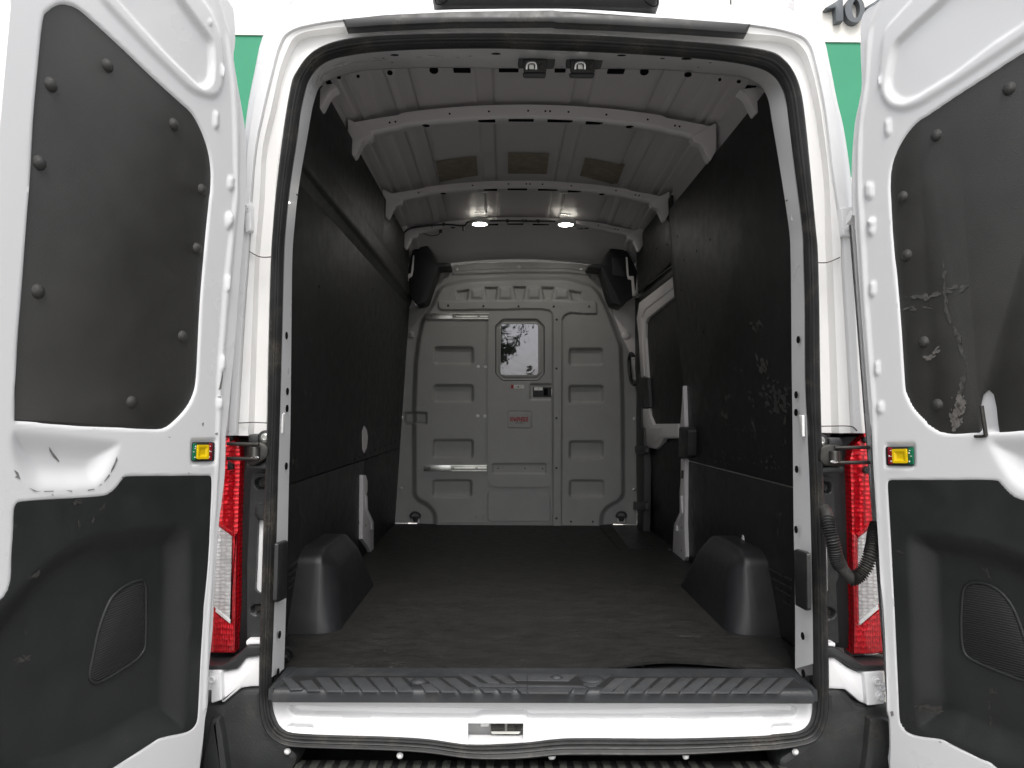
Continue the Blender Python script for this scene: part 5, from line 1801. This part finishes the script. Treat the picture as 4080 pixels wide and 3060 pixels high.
linerL = spline(DL.uvs(Z('A', (310, 150), (345, 75), (420, 25), (480, 18), (560, 42), (650, 108), (900, 338), (1150, 578), (1330, 742), (1420, 828), (1490, 955), (1540, 1100), (1562, 1250), (1560, 1400),
                         'E', (1550, 0), (1530, 200), (1490, 650), (1470, 1000), (1455, 1300), (1432, 1420), (1380, 1525), (1290, 1625), 'I', (1200, 210), (1050, 212), (900, 205), (500, 188), (200, 160), (112, 150), 'E', (103, 1560), (120, 1100), (160, 600), (205, 0),
                         'A', (240, 900), (275, 500))), 3)
trimL = spline(DL.uvs(Z('I', (100, 800), (118, 752), (160, 728), (450, 708), (720, 692), (800, 672), (862, 618), (905, 560), (960, 543), (1250, 541), (1510, 539), (1550, 548), (1557, 600), (1550, 800), (1530, 1200), (1500, 1500),
                        'M', (1495, 560), (1480, 800), (1460, 1200), (1452, 1300), (1432, 1352), (1370, 1400), (1190, 1440), (1100, 1490), (850, 1650), (400, 1930), (150, 2000), (-150, 1980), (-330, 1800), (-340, 1200), (-300, 700), (-160, 520), (0, 425), (50, 360), (76, 280), (85, 100),
                        'I', (90, 1000))), 3)
pressL = fillet(DL.uvs(Z('A', (1240, -150), (1340, 0), (1500, 220), (1560, 300), (1572, 480), (1560, 600), (1530, 645), (1480, 662), (1430, 625), (1250, 450), (1000, 180), (760, -100), (900, -250))), .02)
press2L = fillet(DL.uvs(Z('A', (1490, -20), (1560, 80), (1620, 230), (1650, 420), (1642, 640), (1600, 720), (1540, 735), (1400, 690), (1100, 400), (700, -20), (600, -300), (1200, -400))), .03)
scoopL = fillet(DL.uvs(Z('I', (88, 185), (500, 235), (850, 275), (900, 300), (860, 420), (780, 570), (700, 640), (500, 660), (260, 655), (150, 570), (85, 450), (60, 300))), .03)
pullL = fillet(DL.uvs(Z('I', (150, 230), (560, 235), (690, 260), (620, 400), (500, 530), (260, 560), (160, 420))), .03)
swL = fillet(DL.uvs(Z('I', (1402, 275), (1592, 272), (1580, 468), (1400, 470))), .008)
featsL = [(linerL, -.016, .012), (trimL, -.016, .012), (press2L, .006, .014), (pressL, -.013, .014), (scoopL, -.020, .055), (swL, -.007, .006)]
for zone, x0, y0, x1, y1 in (('A', 1562, 810, 1608, 948), ('A', 1668, 1285, 1720, 1400), ('E', 1652, 82, 1706, 212), ('E', 1648, 542, 1688, 668), ('E', 1612, 1130, 1655, 1252), ('E', 1585, 1435, 1632, 1535), ('A', 1605, 470, 1642, 575), ('A', 1515, 140, 1545, 190), ('A', 1660, 1555, 1705, 1659)):
    featsL.append((fillet(DL.uvs(Z(zone, (x0, y0), (x1, y0), (x1, y1), (x0, y1))), .014), .0055, .008))
# strengthening bead down the hinge side
beadL = DL.uvs(Z('A', (1560, -60), (1600, -60), (1690, 250), (1745, 600), (1765, 900), 'E', (1758, 0), (1700, 600), (1640, 1300), 'I', (1620, 400), (1580, 1000), (1545, 1659), 'M', (1535, 900), (1520, 1250), (1490, 1250), (1500, 900), 'I', (1512, 1659), (1560, 1000), (1580, 400), 'E', (1590, 1300), (1640, 600), 'A', (1715, 1400), (1705, 900), (1690, 600), (1650, 250)))
featsL.append((beadL, .0045, .012))
bulgeL = fillet(DL.uvs(Z('I', (560, 1010), (700, 950), (1330, 880), (1400, 960), (1420, 1100), 'M', (1405, 700), (1385, 1200), (1370, 1390), (1150, 1450), (800, 1680), (300, 1900), (-300, 1850), (-300, 900), (0, 480), 'I', (80, 1420), (330, 1150))), .05)
bulgeL2 = fillet(DL.uvs(Z('I', (500, 1200), (700, 1080), (1150, 1010), (1205, 1100), 'M', (1205, 700), (1190, 1400), (800, 1650), (300, 1850), (-250, 1800), (-250, 900), (50, 560), 'I', (300, 1380))), .05)
spkL = spline(DL.uvs(Z('M', (1045, 268), (1080, 300), (1088, 400), (1086, 700), (1070, 800), (1010, 875), (900, 950), (770, 1028), (695, 1048), (655, 990), (680, 850), (722, 650), (782, 480), (842, 380), (940, 305)), -.03), 3)
tfL = [(bulgeL, -.034, .075)]
rivL = Z('A', (375, 620), (792, 480), (1277, 912), (290, 1195), (1484, 1393), 'E', (280, 665), (1448, 350), (1340, 997), (967, 1478))
nh = len(skin_h)
px_far = Z('A', (75, 0), (40, 200), (5, 450))
f0 = DL.uvs([(p[0] + 14, p[1]) for p in px_far], 0)
du = f0[1][0] - far[1][0] + .014
frameL = offset(spline(DL.uvs(skin_h, 0) + [(u + (du if u > .5 else 0), v) for u, v in skinL[nh:]], 3), .014)
doorL, trL_ = build_door(DL, skinL, frameL, featsL, offset(linerL, .003), offset(trimL, .002), 'white rear door with black lining, swung open on the side of the red-right switch', tfL, spkL, rivL, (), None, 'black window liner with nine push rivets')
doorL['label'] = 'open white rear door on the side of the bare pillar'

# ---- right-hand door
skin_r = Z('D', (1220, -160), (1130, 0), (1040, 60), (1000, 130), (990, 220), (992, 420), (1000, 620), (980, 750), (950, 900), (932, 1100), (925, 1300), (928, 1659), 'H', (935, 100), (950, 300), (985, 800), (1020, 1250), (1050, 1600),
           'L', (1065, 230), (1075, 450), (1092, 750), (1112, 1000), (1132, 1300), 'Q', (1150, 470), (1172, 900), (1182, 1250), (1196, 1290), (1202, 1500), (1200, 1659))
skinR = DR.uvs(skin_r, -.05)
vt, vb = skinR[0][1], skinR[-1][1] - .16
UF = max(p[0] for p in skinL)
skinR = skinR + [(skinR[-1][0] + .05, vb), (UF, vb), (UF, -.3), (UF - .02, vt - .2), (UF - .05, vt + .10), (UF - .14, vt + .18), (.18, vt + .18), (.06, vt + .10)]
lfar = [(u, v) for u, v in linerL if u > .42]
hingeR = DR.uvs(Z('D', (2212, 372), (2100, 440), (1950, 540), (1700, 702), (1500, 838), (1420, 890), (1340, 980), (1270, 1100), (1230, 1220), (1218, 1350), (1225, 1500), (1232, 1659), 'H', (1240, 300), (1270, 600), (1300, 950), (1325, 1350),
                  (1347, 1440), (1400, 1540), (1490, 1635), 'L', (1420, 115), (1520, 190), (1600, 235), (1700, 247)))
botR = DR.uvs(Z('L', (1700, 247), (1882, 240), (2022, 236), (2212, 226)))
ul = max(p[0] for p in linerL)
vbot = botR[-1][1]
apex = max(linerL, key=lambda q: q[1])
tl = hingeR[0]
bodyR = [(ul, vbot + .01), (ul, .35), (ul - .01, apex[1] - .10), (ul - .05, apex[1] - .02), (ul - .10, apex[1]), (ul - .15, apex[1] - .03)]
notch = DR.uvs(Z('L', (1880, 243), 'H', (1868, 1600), (1868, 1500), (1885, 1425), (1935, 1380), (1980, 1425), (2000, 1520), (2012, 1640), 'L', (2024, 238)))
rectR = spline(hingeR, 3, False) + botR[1:] + spline(bodyR, 3, False)
linR = offset(spline(hingeR, 3, False), 0) + notch + [botR[-1]] + spline(bodyR, 3, False)
tfar = [(u, v) for u, v in trimL]
hingeT = DR.uvs(Z('Q', (2010, 1659), (1900, 1600), (1680, 1490), (1600, 1452), (1450, 1432), (1360, 1402), (1312, 1352), (1293, 1280), (1280, 1000), (1262, 600), (1242, 200), 'L', (1258, 1659), (1250, 1400), (1230, 1000), (1212, 700), (1208, 600), (1222, 575), (1260, 571), (1600, 571), (1980, 571), (2035, 598), (2080, 645), (2130, 690), (2212, 722)))
hingeT = [p for k, p in enumerate(hingeT) if k not in (10, 11)]
q0, q1 = hingeT[0], hingeT[-1]
ut = max(p[0] for p in trimL)
trimR = spline(hingeT + [(q1[0] + .12, q1[1] - .02), (q1[0] + .17, q1[1] - .06), (q1[0] + .175, q1[1] - .25), (ut - .05, q1[1] - .34), (ut, q1[1] - .5), (ut, q0[1] - .02), (ut - .06, q0[1] - .10), (q0[0] + .12, q0[1] - .07)], 3)
pressR = fillet(DR.uvs(Z('D', (1760, -150), (1600, 0), (1400, 180), (1262, 310), (1232, 400), (1195, 600), (1205, 690), (1262, 750), (1330, 766), (1420, 732), (1700, 560), (2000, 332), (2212, 195), (2500, -80), (2300, -300))), .02)
press2R = fillet(DR.uvs(Z('D', (1390, -20), (1190, 200), (1160, 300), (1140, 560), (1150, 720), (1220, 810), (1330, 830), (1450, 790), (1760, 600), (2212, 300), (2700, -80), (2500, -500), (1700, -400))), .03)
scoopR = fillet(DR.uvs(Z('L', (1950, 262), (2212, 250), (2700, 240), (2720, 450), (2600, 650), (2400, 740), (2212, 690), (2090, 600), (2000, 450), (1940, 330))), .03)
swR = fillet(DR.uvs(Z('L', (1190, 302), (1412, 302), (1415, 492), (1188, 494))), .008)
featsR = [(spline(rectR, 1), -.016, .012), (trimR, -.016, .012), (press2R, .006, .014), (pressR, -.013, .014), (scoopR, -.020, .055), (swR, -.007, .006)]
for zone, x0, y0, x1, y1 in (('D', 1185, 868, 1242, 1002), ('D', 1040, 1335, 1112, 1465), ('H', 1062, 122, 1122, 260), ('H', 1072, 585, 1128, 708), ('H', 1110, 1172, 1158, 1288), ('H', 1128, 1470, 1188, 1568), ('D', 1140, 550, 1180, 645), ('D', 1062, 1600, 1122, 1659)):
    featsR.append((fillet(DR.uvs(Z(zone, (x0, y0), (x1, y0), (x1, y1), (x0, y1))), .014), .0055, .008))
beadR = DR.uvs(Z('D', (1180, -60), (1220, -60), (1110, 200), (1085, 450), (1065, 700), (1030, 900), (1020, 1300), 'H', (1035, 0), (1080, 800), (1130, 1500), 'L', (1130, 400), (1165, 1000), (1195, 1659), 'Q', (1215, 900), (1225, 1250), (1200, 1250), (1185, 900), 'L', (1165, 1659), (1135, 1000), (1100, 400), 'H', (1080, 1500), (1020, 800), (975, 0), 'D', (975, 1100), (1000, 800), (1035, 600), (1040, 300), (1070, 180)))
featsR.append((beadR, .0045, .012))
bulgeR = fillet(DR.uvs(Z('L', (1340, 990), (1420, 930), (1900, 1000), (2212, 1100), 'Q', (2600, 400), (2800, 900), (2800, 1700), (2212, 1700), (1700, 1480), (1420, 1390), (1385, 1200), (1365, 700))), .05)
bulgeR2 = fillet(DR.uvs(Z('L', (1590, 1150), (1700, 1060), (2000, 1150), (2212, 1250), 'Q', (2550, 500), (2700, 900), (2700, 1600), (2212, 1640), (1800, 1480), (1610, 1420), (1595, 700))), .05)
spkR = spline(DR.uvs(Z('Q', (1840, 285), (1775, 310), (1750, 360), (1738, 500), (1736, 640), (1748, 780), (1800, 862), (1950, 935), (2212, 1035), (2290, 1030), (2300, 960), (2240, 760), (2160, 530), (2080, 400), (1970, 312)), -.03), 3)
tfR = [(bulgeR, -.034, .075)]
rivR = Z('D', (2102, 650), (1566, 993), (1320, 1445), 'H', (1350, 398), (1475, 1037), (1576, 1497))
nr = len(skin_r)
frameR = offset(spline(DR.uvs(skin_r, 0) + skinR[nr:], 3), .014)
doorR, trR_ = build_door(DR, skinR, frameR, featsR, linR, offset(trimR, .002), '', tfR, spkR, rivR, (), None, 'scratched black window liner with a notch')
doorR['label'] = 'open white rear door with the notched liner beside the hose'
rod = [DR.hit(p, .004) for p in Z('H', (1900, 1505), 'L', (1932, 250))]
tube('lock_rod', rod, .0048, 'dark steel', doorR, 8)
hl_ = Z('L', (1935, 250), (1900, 256), (1850, 256))
tube('lock_rod', [DR.hit(p, .004) for p in hl_], .0035, 'dark steel', doorR, 8)

# speaker grilles with fine ribs
for D, door, spk in ((DL, doorL, spkL), (DR, doorR, spkR)):
    prism('speaker_grille', D, offset(spk, .008), -.042, -.031, 'grille', door, bev=.002)
    tube('grille_rim', [D.xyz(u, v, -.0335) for u, v in offset(spk, .004)], .0045, 'door trim', door, 8, closed=True)

# switches
for D, door, bez, yel, gre, red, marks in (
        (DL, doorL, Z('I', (1410, 297), (1563, 297), (1558, 437), (1404, 440)), Z('I', (1445, 318), (1526, 317), (1525, 420), (1441, 423)), Z('I', (1420, 308), (1444, 307), (1438, 430), (1415, 433)), Z('I', (1535, 306), (1559, 306), (1554, 429), (1530, 429)),
         Z('I', (1424, 370), (1437, 330), (1434, 345), (1432, 410), (1545, 328), (1540, 365), (1550, 368), (1537, 408))),
        (DR, doorR, Z('L', (1208, 330), (1403, 329), (1407, 472), (1214, 469)), Z('L', (1249, 349), (1355, 347), (1360, 452), (1255, 451)), Z('L', (1362, 337), (1397, 337), (1401, 463), (1366, 461)), Z('L', (1211, 337), (1241, 337), (1248, 460), (1217, 460)),
         Z('L', (1232, 360), (1222, 400), (1236, 402), (1236, 438), (1372, 360), (1368, 378), (1382, 401), (1370, 440)))):
    w = -.007
    prism('switch_bezel', D, fillet(D.uvs(bez, w), .006), w - .002, w + .008, 'black plastic', door, bev=.002)
    pl = D.uvs(yel, w + .008)
    c = np.mean(np.array(pl), 0)
    relief('switch_button', D, fillet(pl, .003), .0016, 'yellow', door, feats=[(fillet(offset(pl, .005), .004), -.0035, .008)], w=w + .0125, rim=.008)
    prism('switch_label', D, fillet(D.uvs(gre, w + .008), .003), w + .006, w + .0088, 'switch green', door, bev=.0005)
    prism('switch_label', D, fillet(D.uvs(red, w + .008), .003), w + .006, w + .0088, 'switch red', door, bev=.0005)
    for k, p in enumerate(marks):
        put('switch_mark', ME_DISC, 'white plastic', door, D.mat(*D.uv(p, w + .009), w + .009), (.0026, .0022 if k % 2 else .0012, .0006))

# chips in the paint along the grab recess and below the liner
chips = [(DL, doorL, 'I', [((392, 335), (425, 370), (487, 440), (484, 452), (440, 410), (405, 365)), ((856, 402), (862, 430), (835, 490), (808, 530), (815, 500), (842, 440)), ((800, 530), (805, 545), (762, 592), (765, 580)),
                           ((100, 500), (130, 520), (148, 570), (105, 555), (122, 545)), ((210, 632), (262, 655), (300, 662), (250, 660)), ((320, 657), (390, 654), (392, 660), (322, 663)), ((480, 648), (528, 655), (526, 664)), ((370, 678), (392, 684), (388, 692)),
                           ((640, 648), (690, 640), (692, 646), (645, 655)), ((720, 622), (745, 600), (742, 612)), ((888, 555), (908, 548), (900, 566)), ((1575, 235), (1592, 225), (1594, 240), (1582, 245)), ((1485, 160), (1495, 150), (1492, 180)), ((1232, 257), (1255, 262), (1240, 264)), ((1375, 522), (1392, 524), (1385, 530))]),
         (DL, doorL, 'E', [((1622, 1258), (1632, 1255), (1625, 1310), (1612, 1380), (1598, 1390), (1606, 1340)), ((1590, 1438), (1612, 1430), (1604, 1450)), ((1480, 1635), (1495, 1628), (1485, 1650))]),
         (DR, doorR, 'Q', [((1232, 1245), (1252, 1240), (1258, 1270), (1240, 1282)), ((1585, 1460), (1612, 1470), (1600, 1474))])]
for D, door, zone, lst in chips:
    H_ = HEIGHT[door.name]
    for c in lst:
        q = D.uvs(Z(zone, *c))
        bm = bmesh.new()
        bm.faces.new([bm.verts.new(D.xyz(u, v, H_(u, v) + .0012)) for u, v in q])
        finish(bm, 'paint_chip', 'bare metal', door)

# scuffs
flecks('scuff_marks', DR, Z('H', (1622, 430), (1632, 560), (1632, 660), (1640, 790), (1660, 860)), 60, .012, .0018, 'scuff', doorR, -.002, seed=2)
flecks('scuff_marks', DR, Z('H', (1340, 710), (1480, 708), (1620, 670), (1790, 625)), 55, .014, .003, 'scuff', doorR, -.002, seed=3)
flecks('scuff_marks', DR, Z('H', (1640, 800), (1665, 870), (1730, 980), (1750, 1100), (1800, 1210), (1760, 1340), (1740, 1450)), 75, .012, .0016, 'scuff', doorR, -.002, seed=4)
flecks('scuff_marks', DR, Z('H', (1740, 1440), (1740, 1520), (1690, 1580), (1700, 1640), 'L', (1720, 150)), 160, .012, .006, 'scuff light', doorR, -.002, aspect=1.7, seed=5)
flecks('scuff_marks', DR, Z('H', (1475, 1150), (1510, 1160), (1590, 1080)), 28, .012, .002, 'scuff light', doorR, -.002, seed=6)
flecks('scuff_marks', DR, Z('H', (1330, 790), (1540, 780)), 20, .012, .003, 'scuff', doorR, -.002, seed=8)


def marks(D, door, tr_, spots, seed):
    H_ = HEIGHT[tr_.name]
    for k, (zone, a, b, n, s) in enumerate(spots):
        pa, pb = Z(zone, a)[0], Z(zone, b)[0]
        u, v = D.uv(pa)
        flecks('scuff_marks', D, [pa, pb], int(n * 1.6), s * .6, s * .22, 'wall scuff light', door, H_(u, v) + .0012, aspect=4.5, seed=seed + k)


marks(DL, doorL, trL_, [('I', (545, 735), (600, 740), 14, .012), ('I', (770, 750), (745, 790), 10, .010), ('I', (582, 870), (580, 935), 8, .012), ('I', (680, 845), (690, 890), 8, .010), ('I', (210, 1300), (290, 1240), 18, .014),
                        ('M', (180, 630), (185, 670), 6, .01), ('M', (80, 860), (200, 870), 16, .016), ('M', (880, 1410), (985, 1360), 10, .014), ('M', (905, 1510), (935, 1450), 8, .012), ('M', (510, 1010), (515, 1020), 3, .008), ('I', (1360, 950), (1400, 1010), 8, .010)], 20)
marks(DR, doorR, trR_, [('L', (1285, 1100), (1340, 1108), 10, .010), ('L', (1910, 1210), (1960, 1290), 10, .012), ('Q', (1400, 1200), (1620, 1230), 34, .018), ('Q', (1420, 1240), (1600, 1215), 24, .014), ('Q', (1620, 1340), (1850, 1480), 14, .014),
                        ('Q', (1960, 1190), (1970, 1340), 16, .012), ('Q', (1790, 1320), (1940, 1380), 18, .014), ('Q', (1310, 1250), (1400, 1300), 10, .012), ('Q', (1420, 925), (1450, 932), 4, .009), ('Q', (1940, 1080), (2010, 1100), 10, .016)], 40)
for k, (zone, a, b, n, s, m) in enumerate((('G', (1340, 860), (1440, 950), 14, .016, 'scuff'), ('G', (1830, 930), (1915, 910), 16, .018, 'scuff light'), ('G', (1880, 1190), (1950, 1240), 22, .020, 'scuff light'), ('G', (1500, 650), (1540, 720), 8, .012, 'scuff'),
                                           ('G', (1900, 1400), (2110, 1440), 60, .022, 'scuff'), ('G', (1640, 1450), (1700, 1440), 16, .018, 'scuff light'), ('G', (1600, 1560), (1650, 1560), 14, .018, 'scuff light'), ('G', (1800, 1420), (1850, 1480), 18, .014, 'scuff'),
                                           ('G', (1950, 1480), (2100, 1560), 50, .022, 'scuff'), ('K', (1850, 150), (1860, 230), 14, .016, 'scuff light'), ('K', (1450, 350), (1480, 440), 12, .012, 'scuff light'), ('K', (1400, 330), (1380, 300), 8, .012, 'scuff'),
                                           ('K', (1560, 420), (1680, 470), 16, .014, 'scuff'), ('K', (1930, 440), (2000, 440), 12, .014, 'scuff'), ('K', (1500, 540), (1490, 600), 8, .012, 'scuff'), ('K', (1770, 690), (1760, 760), 8, .014, 'scuff'), ('K', (2040, 800), (2030, 960), 14, .014, 'scuff'), ('K', (1600, 380), (2100, 520), 40, .012, 'scuff'),
                                           ('G', (1350, 1100), (2100, 1350), 60, .010, 'scuff'), ('K', (1400, 100), (2100, 300), 80, .011, 'scuff'))):
    flecks('scuff_marks', WR, Z(zone, a, b), n, s, s * .8, 'wall ' + m, van, .0012, aspect=2.2, seed=60 + k)
for k, (a, b, n, s) in enumerate((((300, 430), (380, 470), 16, .014), ((340, 720), (400, 900), 40, .018), ((350, 960), (380, 1000), 12, .012), ((490, 190), (520, 210), 8, .014), ((560, 640), (545, 760), 14, .012), ((640, 440), (660, 480), 8, .012), ((430, 770), (420, 850), 10, .012),
                                  ((480, 980), (500, 1000), 8, .010), ((990, 600), (985, 850), 14, .010), ((440, 450), (470, 520), 10, .012), ((300, 100), (800, 900), 60, .009))):
    flecks('scuff_marks', WL, Z('J', a, b), n, s, s * .7, 'wall scuff', van, .0012, ang=1.5, aspect=2.5, seed=90 + k)
for k, (a, b, n, s) in enumerate((((535, 70), (560, 110), 10, .014), ((580, 340), (625, 510), 14, .010), ((400, 870), (440, 1040), 16, .014), ((320, 1350), (490, 1470), 24, .014), ((970, 1360), (960, 1410), 6, .012), ((320, 900), (900, 1500), 40, .009))):
    flecks('scuff_marks', WL, Z('F', a, b), n, s, s * .4, 'wall scuff', van, .0012, aspect=3.0, seed=110 + k)

# upper door hinges
for D, door, pts, bolt in ((None, None, Z('E', (1795, 20), (1830, -10), (1845, 40), (1845, 215), (1800, 235)), Z('E', (1805, 48))[0]), (None, None, Z('H', (868, 50), (960, 40), (965, 265), (885, 255)), Z('H', (930, 196))[0])):
    UH = PY(.004)
    h_ = plate2('door_hinge', UH, pts, -.03, .018, 'white paint', van, bev=.004)
    put('bolt', ME_BOLT, 'white paint', h_, UH.mat(*UH.uv(bolt, .018), .018), (.011, .011, .011))

# specks and drag marks on the mat
flecks('scuff_marks', FLOOR, Z('O', (1280, 690), (1450, 690)), 40, .016, .006, 'wall scuff light', cm, .0016, ang=0.0, aspect=6, seed=201)
flecks('scuff_marks', FLOOR, Z('O', (100, 200), (1300, 850)), 160, .010, .16, 'wall scuff', cm, .0016, aspect=3, seed=202)
flecks('scuff_marks', FLOOR, Z('N', (500, 850), (1900, 350)), 200, .010, .16, 'wall scuff', cm, .0016, aspect=3, seed=203)
flecks('scuff_marks', FLOOR, Z('N', (500, 900), (2100, 900)), 120, .007, .04, 'wall scuff light', cm, .0016, aspect=2, seed=204)
